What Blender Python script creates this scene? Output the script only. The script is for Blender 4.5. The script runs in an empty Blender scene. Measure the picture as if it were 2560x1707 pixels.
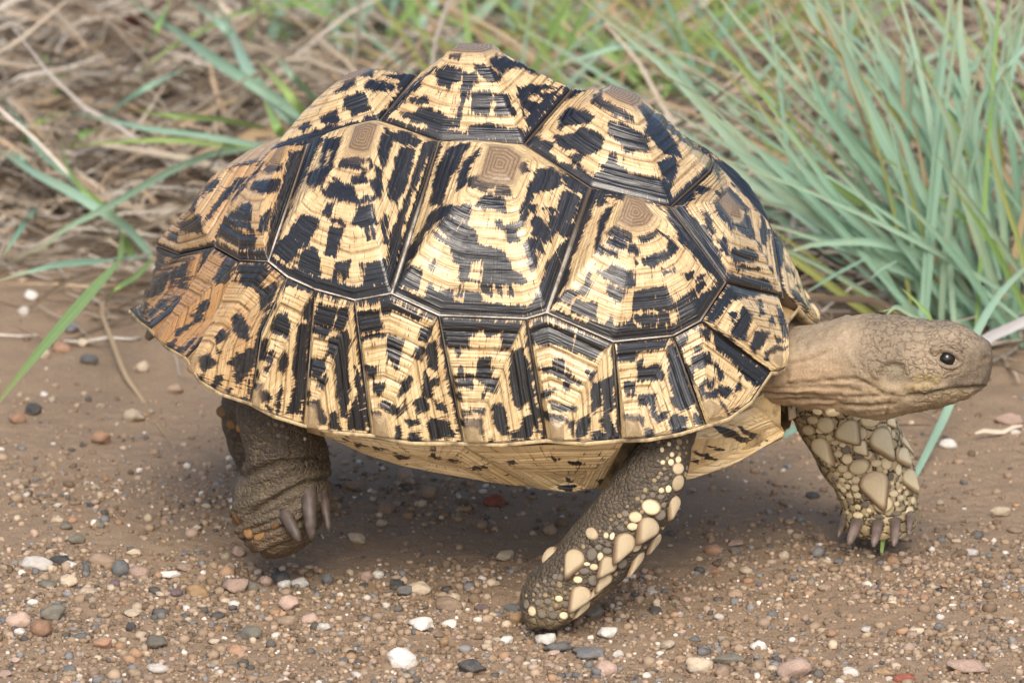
import bpy, math, random
import numpy as np
from mathutils import Vector, Matrix
from mathutils.bvhtree import BVHTree

rnd = random.Random(7)
nr = np.random.RandomState(5)
C = bpy.context.scene.collection

# ------------------------------------------------------------------ camera, world, sun, exposure
D, PITCH, YAW, Z0 = 2.6, math.radians(16), math.radians(15.0), 0.1345
F = 2.6 / 0.59 * 2560                     # focal length in photo pixels
cp, sp, ca, sa = math.cos(PITCH), math.sin(PITCH), math.cos(YAW), math.sin(YAW)
CAM = np.array([0, -D * cp, Z0 + D * sp])
FW, UP, RT = np.array([0, cp, -sp]), np.array([0, sp, cp]), np.array([1.0, 0, 0])
sc = bpy.context.scene
cam_d = bpy.data.cameras.new('camera')
cam = bpy.data.objects.new('camera', cam_d)
C.objects.link(cam)
cam.location = CAM
cam.rotation_euler = (math.pi / 2 - PITCH, 0, 0)
cam_d.sensor_width = 36
cam_d.lens = 36 * 2.6 / 0.59
cam_d.clip_start, cam_d.clip_end = 0.05, 400
cam_d.dof.use_dof = True
cam_d.dof.focus_distance = 2.52
cam_d.dof.aperture_fstop = 13.0
sc.camera = cam

SUN_EL, SUN_ROT = math.radians(47), math.radians(176)
w = bpy.data.worlds.new('World')
sc.world = w
w.use_nodes = True
wn = w.node_tree
sky = wn.nodes.new('ShaderNodeTexSky')
sky.sky_type = 'NISHITA'
sky.sun_disc = False
sky.sun_elevation = SUN_EL
sky.sun_rotation = SUN_ROT
sky.air_density, sky.dust_density, sky.ozone_density = 1.0, 4.0, 1.0
bg = wn.nodes['Background']
bg.inputs['Strength'].default_value = 0.115
wn.links.new(sky.outputs['Color'], bg.inputs['Color'])
sun_d = bpy.data.lights.new('sun', 'SUN')
sun_d.energy = 1.5
sun_d.angle = math.radians(30)
sun_d.color = (1.0, 0.92, 0.79)
sun = bpy.data.objects.new('sun', sun_d)
C.objects.link(sun)
dv = Vector((math.sin(SUN_ROT) * math.cos(SUN_EL), math.cos(SUN_ROT) * math.cos(SUN_EL), math.sin(SUN_EL)))
sun.rotation_euler = dv.to_track_quat('Z', 'Y').to_euler()
sun.location = dv * 5
sc.view_settings.view_transform = 'Standard'
sc.view_settings.look = 'None'
sc.view_settings.gamma = 1
sc.view_settings.use_curve_mapping = False
sc.view_settings.exposure = 0.86

# ------------------------------------------------------------------ helpers
TR = np.stack([np.array([ca, -sa, 0]), np.array([sa, ca, 0]), np.array([0, 0, 1.0])])   # tortoise frame: forward, left, up


def ray(u, v):
    return FW + RT * (u - 1280) / F + UP * (853.5 - v) / F


def at(u, v, y):
    """sight line of a photo point met with the tortoise's lengthwise plane at lateral offset y"""
    d, c = TR @ ray(u, v), TR @ CAM
    return c + d * (y - c[1]) / d[1]


def atz(u, v, z=0.0):
    d = ray(u, v)
    return CAM + d * (z - CAM[2]) / d[2]


def aty(u, v, y):
    d = ray(u, v)
    return CAM + d * (y - CAM[1]) / d[1]


def pix(L):
    """photo coordinates of points given in the tortoise frame (n,3)"""
    W = np.asarray(L) @ TR - CAM
    dd = W @ FW
    return np.stack([1280 + F * (W @ RT) / dd, 853.5 - F * (W @ UP) / dd], -1)


def _hash(ix, iy, iz, seed):
    h = (ix.astype(np.int64) * 374761393 + iy.astype(np.int64) * 668265263 + iz.astype(np.int64) * 2147483647 + seed * 974634777) & 0xffffffff
    h = ((h ^ (h >> 13)) * 1274126177) & 0xffffffff
    return ((h ^ (h >> 16)) & 0xffff) / 65535.0


def vnoise(p, s=1.0, seed=0):
    """value noise 0..1 of points (n,3)"""
    p = np.asarray(p, float) * s
    i = np.floor(p)
    f = p - i
    f = f * f * (3 - 2 * f)
    i = i.astype(np.int64)
    r = 0
    for dx in (0, 1):
        for dy in (0, 1):
            for dz in (0, 1):
                wgt = (f[..., 0] if dx else 1 - f[..., 0]) * (f[..., 1] if dy else 1 - f[..., 1]) * (f[..., 2] if dz else 1 - f[..., 2])
                r = r + wgt * _hash(i[..., 0] + dx, i[..., 1] + dy, i[..., 2] + dz, seed)
    return r


def fbm(p, s, n=3, seed=0):
    r, a, t = 0, 1.0, 0
    for k in range(n):
        r = r + a * vnoise(p, s * 2 ** k, seed + k)
        t += a
        a *= 0.5
    return r / t


def sstep(a, b, x):
    t = np.clip((np.asarray(x, float) - a) / (b - a), 0, 1)
    return t * t * (3 - 2 * t)


def mesh_obj(name, verts, faces, mat=None, parent=None, smooth=True, attrs=None):
    me = bpy.data.meshes.new(name)
    verts = np.asarray(verts, np.float32)
    if isinstance(faces, np.ndarray):
        n, k = faces.shape
        me.vertices.add(len(verts))
        me.vertices.foreach_set('co', verts.ravel())
        me.loops.add(n * k)
        me.loops.foreach_set('vertex_index', faces.astype(np.int32).ravel())
        me.polygons.add(n)
        me.polygons.foreach_set('loop_start', np.arange(0, n * k, k, dtype=np.int32))
        me.update(calc_edges=True)
        me.validate()
    else:
        me.from_pydata([tuple(map(float, q)) for q in verts], [], faces)
    if smooth:
        me.polygons.foreach_set('use_smooth', np.ones(len(me.polygons), bool))
    for k, a in (attrs or {}).items():
        a = np.asarray(a, np.float32)
        if a.ndim == 1:
            at_ = me.attributes.new(k, 'FLOAT', 'POINT')
            at_.data.foreach_set('value', a)
        else:
            at_ = me.attributes.new(k, 'FLOAT_COLOR', 'POINT')
            at_.data.foreach_set('color', np.concatenate([a, np.ones((len(a), 1), np.float32)], 1).ravel())
    if mat:
        me.materials.append(mat)
    o = bpy.data.objects.new(name, me)
    C.objects.link(o)
    if parent:
        o.parent = parent
    return o


def tag(o, label=None, cat=None, group=None, kind=None):
    for k, v in (('label', label), ('category', cat), ('group', group), ('kind', kind)):
        if v:
            o[k] = v
    return o


def empty(name, loc=(0, 0, 0), rz=0.0):
    o = bpy.data.objects.new(name, None)
    o.empty_display_size = 0.02
    C.objects.link(o)
    o.location = loc
    o.rotation_euler = (0, 0, rz)
    return o


class NT:
    """small node-tree helper"""
    def __init__(self, name):
        self.m = bpy.data.materials.new(name)
        self.m.use_nodes = True
        self.t = self.m.node_tree
        self.b = self.t.nodes['Principled BSDF']

    def n(self, typ, **kw):
        nd = self.t.nodes.new('ShaderNode' + typ)
        for k, v in kw.items():
            setattr(nd, k, v)
        return nd

    def put(self, sock, v):
        if isinstance(v, bpy.types.NodeSocket):
            self.t.links.new(v, sock)
        elif v is not None:
            if sock.type == 'RGBA' and len(v) == 3:
                v = (*v, 1)
            sock.default_value = v

    def math(self, op, a, b=None, c=None, clamp=False):
        nd = self.n('Math', operation=op, use_clamp=clamp)
        for s, v in zip(nd.inputs, (a, b, c)):
            self.put(s, v)
        return nd.outputs[0]

    def attr(self, name):
        return self.n('Attribute', attribute_name=name)

    def mix(self, f, a, b, typ='MIX'):
        nd = self.n('Mix', data_type='RGBA', blend_type=typ)
        self.put(nd.inputs[0], f)
        self.put(nd.inputs[6], a)
        self.put(nd.inputs[7], b)
        return nd.outputs[2]

    def map(self, v, a, b, c=0.0, d=1.0, smooth=False):
        nd = self.n('MapRange', interpolation_type='SMOOTHSTEP' if smooth else 'LINEAR')
        for s, x in zip(nd.inputs[:5], (v, a, b, c, d)):
            self.put(s, x)
        return nd.outputs[0]

    def noise(self, vec, scale, detail=2.0, rough=0.5, dist=0.0):
        nd = self.n('TexNoise')
        self.put(nd.inputs['Vector'], vec)
        nd.inputs['Scale'].default_value = scale
        nd.inputs['Detail'].default_value = detail
        nd.inputs['Roughness'].default_value = rough
        nd.inputs['Distortion'].default_value = dist
        return nd.outputs['Fac']

    def vor(self, vec, scale, feature='F1', rand=1.0):
        nd = self.n('TexVoronoi', feature=feature)
        self.put(nd.inputs['Vector'], vec)
        nd.inputs['Scale'].default_value = scale
        nd.inputs['Randomness'].default_value = rand
        return nd

    def comb(self, x, y, z=0.0):
        nd = self.n('CombineXYZ')
        for s, v in zip(nd.inputs, (x, y, z)):
            self.put(s, v)
        return nd.outputs[0]

    def bump(self, h, strength, dist, prev=None):
        nd = self.n('Bump')
        nd.inputs['Strength'].default_value = strength
        nd.inputs['Distance'].default_value = dist
        self.put(nd.inputs['Height'], h)
        if prev is not None:
            self.put(nd.inputs['Normal'], prev)
        return nd.outputs[0]

    def obj(self):
        return self.n('TexCoord').outputs['Object']

    def out(self, col=None, rough=None, normal=None, spec=None):
        self.put(self.b.inputs['Base Color'], col)
        self.put(self.b.inputs['Roughness'], rough)
        if normal is not None:
            self.put(self.b.inputs['Normal'], normal)
        if spec is not None:
            self.put(self.b.inputs['Specular IOR Level'], spec)
        return self.m


# ------------------------------------------------------------------ materials
def mat_ground():
    t = NT('packed_dirt')
    o = t.obj()
    n1 = t.noise(o, 9, 5, .6)
    n2 = t.noise(o, 140, 4, .65)
    n3 = t.noise(o, 700, 3, .7)
    c = t.mix(n1, (.232, .162, .103), (.335, .244, .165))
    c = t.mix(t.map(n2, .35, .7), c, (.262, .192, .133))
    c = t.mix(t.map(n3, .60, .72), c, (.40, .32, .24))
    c = t.mix(t.map(n3, .40, .30), c, (.09, .058, .038))
    duff_shade = t.attr('duff_shade').outputs['Fac']
    c = t.mix(t.math('MULTIPLY', duff_shade, t.map(n2, .2, .6, 1.0, .75)), c, (.085, .062, .044))
    h = t.math('ADD', t.math('MULTIPLY', n2, .6), t.math('MULTIPLY', n3, .4))
    return t.out(c, .95, t.bump(h, .8, .003), .15)


def mat_scute(name, gain=1.0):
    """horn scute: attrs su (mm round the rim), sv (mm from the areola), vv (0 areola edge .. 1 seam), dark, wear"""
    t = NT(name)
    su, sv, vv = t.attr('su').outputs['Fac'], t.attr('sv').outputs['Fac'], t.attr('vv').outputs['Fac']
    dark, wear, seed = t.attr('dark').outputs['Fac'], t.attr('wear').outputs['Fac'], t.attr('seed').outputs['Fac']
    gro = t.attr('groove').outputs['Fac']
    rad = t.noise(t.comb(t.math('MULTIPLY', su, .75), t.math('MULTIPLY', sv, .045), seed), 1.0, 3, .6)        # radial streaks
    ring = t.noise(t.comb(t.math('MULTIPLY', su, .03), t.math('MULTIPLY', sv, .85), seed), 1.0, 2, .5)      # growth lines
    fine = t.noise(t.comb(t.math('MULTIPLY', su, .35), t.math('MULTIPLY', sv, .35), seed), 1.0, 3, .6)
    blot = t.noise(t.comb(t.math('MULTIPLY', su, .12), t.math('MULTIPLY', sv, .12), seed), 1.0, 2, .5)
    rad2 = t.noise(t.comb(t.math('MULTIPLY', su, 2.0), t.math('MULTIPLY', sv, .10), t.math('ADD', seed, 9.0)), 1.0, 2, .6)
    d = t.math('ADD', dark, t.math('MULTIPLY', t.math('SUBTRACT', rad, .5), 1.25))
    d = t.math('ADD', d, t.math('MULTIPLY', t.math('SUBTRACT', rad2, .5), .7))
    d = t.math('ADD', d, t.math('MULTIPLY', t.math('SUBTRACT', ring, .5), .55))
    d = t.math('ADD', d, t.math('MULTIPLY', t.math('SUBTRACT', fine, .5), .85))
    mid = t.noise(t.comb(t.math('MULTIPLY', su, .22), t.math('MULTIPLY', sv, .16), t.math('ADD', seed, 40.0)), 1.0, 2, .5)
    d = t.math('ADD', d, t.math('MULTIPLY', t.math('SUBTRACT', mid, .46), .7))
    dash = t.noise(t.comb(t.math('MULTIPLY', su, .95), t.math('MULTIPLY', sv, .26), t.math('ADD', seed, 21.0)), 1.0, 2, .5)
    away = t.map(vv, .10, .30)
    d = t.math('ADD', d, t.math('MULTIPLY', t.math('MULTIPLY', t.map(dash, .60, .72), away), .42))
    yellow_streak = t.noise(t.comb(t.math('MULTIPLY', su, 1.3), t.math('MULTIPLY', sv, .07), t.math('ADD', seed, 33.0)), 1.0, 2, .5)  # thin yellow radial streaks breaking up the black horn
    d = t.math('SUBTRACT', d, t.math('MULTIPLY', t.map(yellow_streak, .63, .72), .45))
    black = t.map(d, .36, .43, smooth=True)
    fringe = t.map(d, .20, .42, smooth=True)
    pale = t.mix(t.map(blot, .3, .7), tuple(min(.85, x * gain) for x in (.58, .405, .19)), tuple(min(.85, x * gain) for x in (.73, .57, .32)))
    pale = t.mix(t.map(rad, .54, .68, 0, .35), pale, (.40, .215, .075))
    pale = t.mix(t.map(fine, .52, .75, 0, .5), pale, (.70, .53, .31))
    pale = t.mix(wear, pale, t.mix(t.map(fine, .3, .7), (.40, .19, .055), (.52, .29, .11)))
    lines = t.math('MAXIMUM', t.math('MULTIPLY', t.map(ring, .42, .33, smooth=True), .5), t.math('MULTIPLY', gro, t.map(fine, .3, .6, .40, .9)))
    pale = t.mix(lines, pale, (.20, .10, .035))
    pale = t.mix(t.math('MULTIPLY', fringe, .7), pale, (.17, .055, .016))
    blk = t.mix(t.map(ring, .55, .72), (.0068, .0072, .0095), (.021, .0205, .022))
    blk = t.mix(t.math('MULTIPLY', gro, .7), blk, (.006, .006, .006))
    blk = t.mix(t.math('MULTIPLY', wear, t.map(fine, .5, .7)), blk, (.09, .065, .045))
    c = t.mix(black, pale, blk)
    # areola (the flat scute centre)
    ar = t.math('ADD', vv, t.math('MULTIPLY', t.math('SUBTRACT', fine, .5), .16))
    arf = t.math('MULTIPLY', t.map(ar, .14, -.12, smooth=True), t.attr('arw').outputs['Fac'])
    sd = t.math('FRACT', t.math('MULTIPLY', t.math('ADD', vv, t.math('MULTIPLY', fine, .12)), 5.3))
    arc = t.mix(t.map(t.math('ABSOLUTE', t.math('SUBTRACT', sd, .5)), .0, .3), (.12, .075, .04), (.33, .22, .118))
    arc = t.mix(t.map(blot, .4, .7, 0, .7), arc, (.17, .11, .06))
    c = t.mix(t.math('MULTIPLY', arf, t.math('SUBTRACT', 1.0, t.math('MULTIPLY', black, .0))), c, arc)
    # dust in the growth lines
    dust = t.map(t.noise(t.obj(), 1500, 2, .6), .70, .76)
    c = t.mix(t.math('MULTIPLY', dust, .5), c, (.55, .46, .36))
    rough = t.map(fine, .3, .8, .26, .42)
    rough = t.math('ADD', rough, t.math('MULTIPLY', arf, .25))
    rough = t.math('ADD', rough, t.math('MULTIPLY', wear, .15))
    h = t.math('ADD', t.math('MULTIPLY', ring, 1.0), t.math('MULTIPLY', rad, .10))
    t.b.inputs['Coat Weight'].default_value = .5
    t.b.inputs['Coat Roughness'].default_value = .22
    h = t.math('SUBTRACT', h, t.math('MULTIPLY', gro, .8))
    return t.out(c, rough, t.bump(h, .7, .0013), .6)


def mat_seam():
    t = NT('seam_horn')
    c = t.attr('col').outputs['Color']
    n = t.noise(t.obj(), 500, 3, .6)
    lo = t.noise(t.obj(), 95, 3, .65)
    c = t.mix(t.map(n, .45, .75, 0, .4), c, (.20, .14, .09))
    c = t.mix(t.map(lo, .48, .66, 0, .85), c, (.14, .095, .06))
    return t.out(c, .5, t.bump(n, .4, .0006))


def mat_skin():
    t = NT('scaly_skin')
    o = t.obj()
    col = t.attr('col').outputs['Color']
    kind = t.attr('cells').outputs['Fac']         # 0 leathery, 1 pebbled
    seamc = t.attr('seam').outputs['Color']
    csz = t.attr('csize').outputs['Fac']
    warp = t.n('VectorMath', operation='ADD')
    nz = t.n('TexNoise')
    nz.inputs['Scale'].default_value = 90
    t.put(nz.inputs['Vector'], o)
    sc_ = t.n('VectorMath', operation='SCALE')
    t.put(sc_.inputs[0], nz.outputs['Color'])
    sc_.inputs['Scale'].default_value = .004
    t.put(warp.inputs[0], o)
    t.put(warp.inputs[1], sc_.outputs[0])
    vec = warp.outputs[0]
    e1 = t.vor(vec, 390, 'DISTANCE_TO_EDGE', .7).outputs['Distance']
    v1 = t.vor(vec, 390, 'F1', .7)
    e2 = t.vor(vec, 175, 'DISTANCE_TO_EDGE', .9).outputs['Distance']
    v2 = t.vor(vec, 175, 'F1', .9)
    mixf = t.n('Mix', data_type='FLOAT')
    t.put(mixf.inputs[0], csz)
    t.put(mixf.inputs[2], e1)
    t.put(mixf.inputs[3], e2)
    e = mixf.outputs[0]
    rc = t.mix(csz, v1.outputs['Color'], v2.outputs['Color'])
    bw = t.n('SeparateColor')
    t.put(bw.inputs[0], rc)
    rv = bw.outputs[0]
    edge = t.map(e, .01, t.math('ADD', .10, t.math('MULTIPLY', csz, .06)), smooth=True)
    n = t.noise(o, 260, 4, .65)
    n2 = t.noise(o, 900, 4, .75)
    c0 = t.mix(t.map(rv, 0, 1, 0, .5), col, t.mix(.55, col, (.02, .014, .010)))
    c0 = t.mix(t.map(n, .5, .8, 0, .3), c0, t.mix(.5, col, (.45, .36, .24)))
    cell = t.mix(edge, seamc, c0)
    c = t.mix(kind, t.mix(t.map(n2, .42, .62, 0, .75), t.mix(.18, col, (.7, .55, .36)), t.mix(.6, col, seamc)), cell)
    c = t.mix(t.math('MULTIPLY', t.map(n2, .56, .68, 0, .35), t.math('SUBTRACT', 1.0, t.math('MULTIPLY', kind, .6))), c, (.46, .36, .24))
    mixd = t.n('Mix', data_type='FLOAT')
    t.put(mixd.inputs[0], csz)
    t.put(mixd.inputs[2], v1.outputs['Distance'])
    t.put(mixd.inputs[3], v2.outputs['Distance'])
    dome = t.math('SUBTRACT', 1.0, t.math('POWER', t.math('MULTIPLY', mixd.outputs[0], 1.25), 2.0))
    hgt = t.math('MULTIPLY', t.math('ADD', t.math('MULTIPLY', dome, .75), t.math('MULTIPLY', t.map(e, .0, .16, smooth=True), .45)), kind)
    hgt = t.math('ADD', hgt, t.math('MULTIPLY', n2, .30))
    hgt = t.math('ADD', hgt, t.math('MULTIPLY', n, .25))
    return t.out(c, t.map(n, .3, .7, .5, .7), t.bump(hgt, .7, .0022), .35)


def mat_leg_scale(name, a, b, edgec):
    t = NT(name)
    r = t.attr('rr').outputs['Fac']
    n = t.noise(t.obj(), 260, 3, .6)
    n2 = t.noise(t.obj(), 900, 2, .6)
    c = t.mix(t.map(n, .35, .65), a, b)
    c = t.mix(t.math('MULTIPLY', t.map(n2, .5, .7), .25), c, edgec)
    yy = t.attr('yy').outputs['Fac']
    rl = t.math('FRACT', t.math('ADD', t.math('MULTIPLY', r, 4.0), t.math('MULTIPLY', n, 1.2)))
    c = t.mix(t.map(t.math('ABSOLUTE', t.math('SUBTRACT', rl, .5)), .10, .0, 0, .16), c, edgec)
    c = t.mix(t.map(t.math('ADD', yy, t.math('MULTIPLY', t.math('SUBTRACT', n, .5), 1.6)), .25, 1.2, 0, .75), c, t.mix(.5, edgec, a))
    ed = t.math('ADD', r, t.math('MULTIPLY', t.math('SUBTRACT', n, .5), .5))
    c = t.mix(t.map(ed, .68, 1.0, 0, .9, smooth=True), c, edgec)
    ri = t.n('ObjectInfo').outputs['Random']
    hsv = t.n('HueSaturation')
    t.put(hsv.inputs['Color'], c)
    t.put(hsv.inputs['Value'], t.map(ri, 0, 1, .84, 1.14))
    c = hsv.outputs[0]
    return t.out(c, .58, t.bump(t.math('ADD', t.math('ADD', n2, t.math('MULTIPLY', n, 1.2)), t.math('MULTIPLY', t.math('ABSOLUTE', t.math('SUBTRACT', rl, .5)), .8)), .45, .0009), .35)


def mat_simple(name, a, b, scale, rough=.6, bump=.3, dist=.001, spec=.4):
    t = NT(name)
    n = t.noise(t.obj(), scale, 4, .6)
    return t.out(t.mix(t.map(n, .3, .7), a, b), rough, t.bump(n, bump, dist), spec)


def mat_stone(name, a, b, spot, amt=.5):
    t = NT(name)
    o = t.obj()
    ri = t.n('ObjectInfo').outputs['Random']
    off = t.n('VectorMath', operation='ADD')
    t.put(off.inputs[0], o)
    t.put(off.inputs[1], t.comb(t.math('MULTIPLY', ri, 37.0), ri, 3.0))
    v = off.outputs[0]
    n = t.noise(v, 1.6, 4, .6)
    n2 = t.noise(v, 6, 4, .7)
    c = t.mix(t.map(n, .35, .65), a, b)
    c = t.mix(t.math('MULTIPLY', t.map(n2, .56, .66), amt), c, spot)
    c = t.mix(t.math('MULTIPLY', t.map(n2, .42, .32), amt * .6), c, (.14, .09, .06))
    n3 = t.noise(o, 1.1, 5, .75)
    sz = t.n('SeparateXYZ')
    t.put(sz.inputs[0], o)
    dustf = t.map(t.math('SUBTRACT', t.math('MULTIPLY', n3, 1.6), t.math('MULTIPLY', sz.outputs[2], .55)), .70, 1.15, 0, .55)
    c = t.mix(dustf, c, (.27, .20, .14))
    hsv = t.n('HueSaturation')
    hsv.inputs['Saturation'].default_value = .85
    t.put(hsv.inputs['Color'], c)
    t.put(hsv.inputs['Value'], t.map(ri, 0, 1, .78, 1.18))
    return t.out(hsv.outputs[0], .85, t.bump(n2, .6, .0022), .2)


def mat_vcol(name, rough=.8, scale=300, spec=.3):
    t = NT(name)
    c = t.attr('col').outputs['Color']
    n = t.noise(t.obj(), scale, 3, .6)
    c = t.mix(t.map(n, .3, .7, 0, .35), c, t.mix(.5, c, (.05, .035, .02)))
    return t.out(c, rough, t.bump(n, .3, .001), spec)


def mat_blade(name, a, b, tip):
    t = NT(name)
    ri = t.n('ObjectInfo').outputs['Random']
    al = t.attr('along').outputs['Fac']
    ac = t.attr('across').outputs['Fac']
    c = t.mix(ri, a, b)
    r2 = t.math('FRACT', t.math('MULTIPLY', ri, 17.3))
    c = t.mix(t.map(r2, .6, 1.0, 0, .35), c, tip)
    rib = t.noise(t.comb(t.math('MULTIPLY', ac, 14.0), t.math('MULTIPLY', al, 1.5), t.math('MULTIPLY', ri, 50)), 1.0, 3, .6)
    c = t.mix(t.map(rib, .35, .7, 0, .45), c, t.mix(.5, c, (.50, .62, .38)))
    c = t.mix(t.map(t.math('ABSOLUTE', ac), .12, .0, 0, .35), c, (.55, .64, .42))
    blotch = t.noise(t.comb(t.math('MULTIPLY', al, 7.0), ac, t.math('MULTIPLY', ri, 80)), 1.0, 3, .6)
    c = t.mix(t.map(blotch, .55, .75, 0, .5), c, tip)
    c = t.mix(t.map(al, .72, 1.0, 0, .85), c, t.mix(t.map(ri, .3, .8), tip, (.36, .26, .13)))
    t.out(c, .5, t.bump(rib, .35, .0012), .35)
    tr = t.n('BsdfTranslucent')
    t.put(tr.inputs[0], t.mix(.35, c, (.45, .6, .1)))
    mx = t.n('MixShader')
    mx.inputs[0].default_value = .25
    t.t.links.new(t.b.outputs[0], mx.inputs[1])
    t.t.links.new(tr.outputs[0], mx.inputs[2])
    t.t.links.new(mx.outputs[0], t.t.nodes['Material Output'].inputs[0])
    return t.m


M = {
    'ground': mat_ground(), 'scute': mat_scute('horn_scute'), 'plastral': mat_scute('pale_horn_scute', 1.14), 'seam': mat_seam(), 'skin': mat_skin(),
    'scale_pale': mat_leg_scale('pale_leg_scale', (.52, .40, .24), (.66, .55, .38), (.16, .08, .035)),
    'scale_cream': mat_leg_scale('cream_leg_scale', (.80, .65, .38), (.88, .78, .55), (.17, .08, .03)),
    'scale_grey': mat_leg_scale('grey_leg_scale', (.17, .145, .12), (.26, .22, .17), (.05, .035, .025)),
    'scale_tan': mat_leg_scale('tan_leg_scale', (.30, .22, .125), (.42, .33, .20), (.07, .04, .02)),
    'scale_dark': mat_leg_scale('dark_leg_scale', (.07, .06, .052), (.12, .10, .085), (.03, .022, .016)),
    'scale_orange': mat_leg_scale('orange_leg_scale', (.20, .10, .038), (.30, .165, .06), (.07, .035, .016)),
    'claw': mat_simple('claw_horn', (.10, .072, .06), (.23, .175, .15), 160, .45, .25, .0008),
    'claw_hind': mat_simple('dusty_claw_horn', (.035, .025, .020), (.10, .074, .06), 160, .5, .25, .0008),
    'eye': mat_simple('dark_eye', (.006, .005, .005), (.012, .009, .007), 200, .07, 0, .001, .5),
    'lid': mat_simple('eyelid_skin', (.13, .10, .075), (.26, .20, .14), 700, .5, .5, .0008),
    'gravel': mat_vcol('gravel', .9, 900, .2),
    'straw': mat_vcol('dead_straw', .85, 200, .15),
    'blade_teal': mat_blade('glaucous_blade', (.16, .315, .235), (.32, .50, .405), (.40, .40, .24)),
    'blade_green': mat_blade('green_blade', (.16, .31, .07), (.26, .42, .12), (.36, .36, .10)),
    'blade_dry': mat_blade('dry_blade', (.52, .33, .20), (.60, .42, .29), (.45, .30, .17)),
    'blade_olive': mat_blade('olive_blade', (.20, .24, .05), (.26, .26, .06), (.30, .14, .04)),
    'stem_pale': mat_blade('pale_purple_stem', (.60, .55, .60), (.66, .62, .68), (.45, .52, .40)),
}
STONE = {
    'white': mat_stone('white_stone', (.74, .70, .64), (.62, .56, .49), (.34, .28, .22), .6),
    'cream': mat_stone('cream_stone', (.58, .46, .31), (.46, .36, .24), (.66, .56, .42), .6),
    'pink': mat_stone('pink_stone', (.52, .34, .25), (.42, .28, .21), (.66, .55, .47), .6),
    'ochre': mat_stone('ochre_stone', (.42, .26, .11), (.34, .20, .085), (.50, .36, .20), .5),
    'tan': mat_stone('tan_stone', (.36, .25, .165), (.29, .195, .125), (.44, .35, .26), .5),
    'orange': mat_stone('orange_stone', (.42, .22, .11), (.34, .18, .10), (.55, .40, .27), .5),
    'grey': mat_stone('slate_stone', (.135, .14, .145), (.19, .19, .185), (.28, .26, .23), .4),
    'dark': mat_stone('dark_stone', (.055, .055, .058), (.09, .088, .085), (.16, .15, .13), .4),
    'olive': mat_stone('greenish_stone', (.22, .205, .16), (.17, .155, .12), (.30, .28, .22), .4),
    'purple': mat_stone('purple_stone', (.15, .10, .11), (.20, .145, .145), (.28, .22, .21), .4),
    'red': mat_stone('red_stone', (.33, .075, .03), (.24, .06, .03), (.40, .16, .08), .3),
}


# ------------------------------------------------------------------ ground
def gheight(X, Y):
    p = np.stack([X, Y, np.zeros_like(X)], -1)
    z = (fbm(p, 4.5, 3, 3) - .5) * .012 + (fbm(p, 38, 3, 9) - .5) * .0042
    z = z + (fbm(p, 190, 2, 21) - .5) * .0022
    fade = 1 - sstep(3, 12, np.hypot(X, Y))
    return z * fade


def axis(lo, hi, n, far, m):
    c = np.linspace(lo, hi, n)
    g = np.geomspace(.02, far, m)
    return np.concatenate([(lo - g)[::-1], c, hi + g])


gx = axis(-.46, .50, 440, 60, 34)
gy = np.concatenate([-.34 - np.geomspace(.02, 60, 34)[::-1], np.linspace(-.34, .3, 330), np.linspace(.3045, 1.7, 230), 1.7 + np.geomspace(.02, 90, 34)])
GX, GY = np.meshgrid(gx, gy)
GZ = gheight(GX.ravel(), GY.ravel())
nx, ny = len(gx), len(gy)
idx = np.arange(nx * ny).reshape(ny, nx)
quads = np.stack([idx[:-1, :-1], idx[:-1, 1:], idx[1:, 1:], idx[1:, :-1]], -1).reshape(-1, 4)
# organic soil under the dead grass, painted darker to deepen the shaded gaps
edge_ = np.where(GX.ravel() < 0, .78, .60) + .08 * (fbm(np.stack([GX.ravel(), GY.ravel(), 0 * GZ], -1), 14, 2, 50) - .5)
ground = mesh_obj('ground', np.stack([GX.ravel(), GY.ravel(), GZ], -1), quads, M['ground'], None, True, {'duff_shade': sstep(-.06, .08, GY.ravel() - edge_)})
tag(ground, kind='structure')


def gz(x, y):
    return float(gheight(np.array([x]), np.array([y]))[0])


# ------------------------------------------------------------------ tortoise: carapace
tort = empty('tortoise', (0, 0, 0), -YAW)
tag(tort, 'leopard-patterned tortoise with domed black and yellow shell walking right across the dirt', 'tortoise')

J = {  # seam junctions: photo point and lateral offset from the tortoise's mid plane
    'v1f': (1962, 745, 0), 'v12': (1778, 425, 0), 'v23': (1430, 219, 0), 'v34': (1042, 184, 0), 'v45': (706, 352, 0), 'v5s': (385, 612, 0),
    'a': (1818, 705, -.062), 'b': (1679, 516, -.055), 'c': (1478, 467, -.065), 'd': (1311, 358, -.05), 'e': (1096, 350, -.055),
    'f': (948, 298, -.048), 'g': (765, 359, -.052), 'h': (660, 398, -.042), 'i': (533, 615, -.072), 'i2': (442, 635, -.034),
    'm12': (1754, 802, -.09), 'm23': (1684, 840, -.10), 'm34': (1534, 855, -.12), 'm45b': (1367, 782, -.124), 'm45': (1316, 797, -.127),
    'm56': (1096, 789, -.131), 'm67b': (977, 734, -.131), 'm67': (885, 751, -.131), 'm78': (786, 724, -.126), 'm89': (715, 692, -.121),
    'm89b': (667, 653, -.115), 'm910': (595, 650, -.10),
    'r12': (1929, 932, -.065), 'r23': (1765, 1065, -.11), 'r34': (1551, 1101, -.13), 'r45': (1365, 1101, -.135), 'r56': (1158, 1109, -.137),
    'r67': (927, 1088, -.137), 'r78': (757, 1063, -.135), 'r89': (625, 1009, -.13), 'r910': (464, 896, -.11), 'r10s': (374, 824, -.07),
    'tip': (322, 776, 0), 's89': (652, 830, -.126), 's910': (562, 790, -.107), 's10s': (497, 722, -.078),
}
P3 = {k: at(*q) for k, q in J.items()}


def pt(q):
    return P3[q] if isinstance(q, str) else at(*q)


def rimq(*q):
    return q


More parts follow.
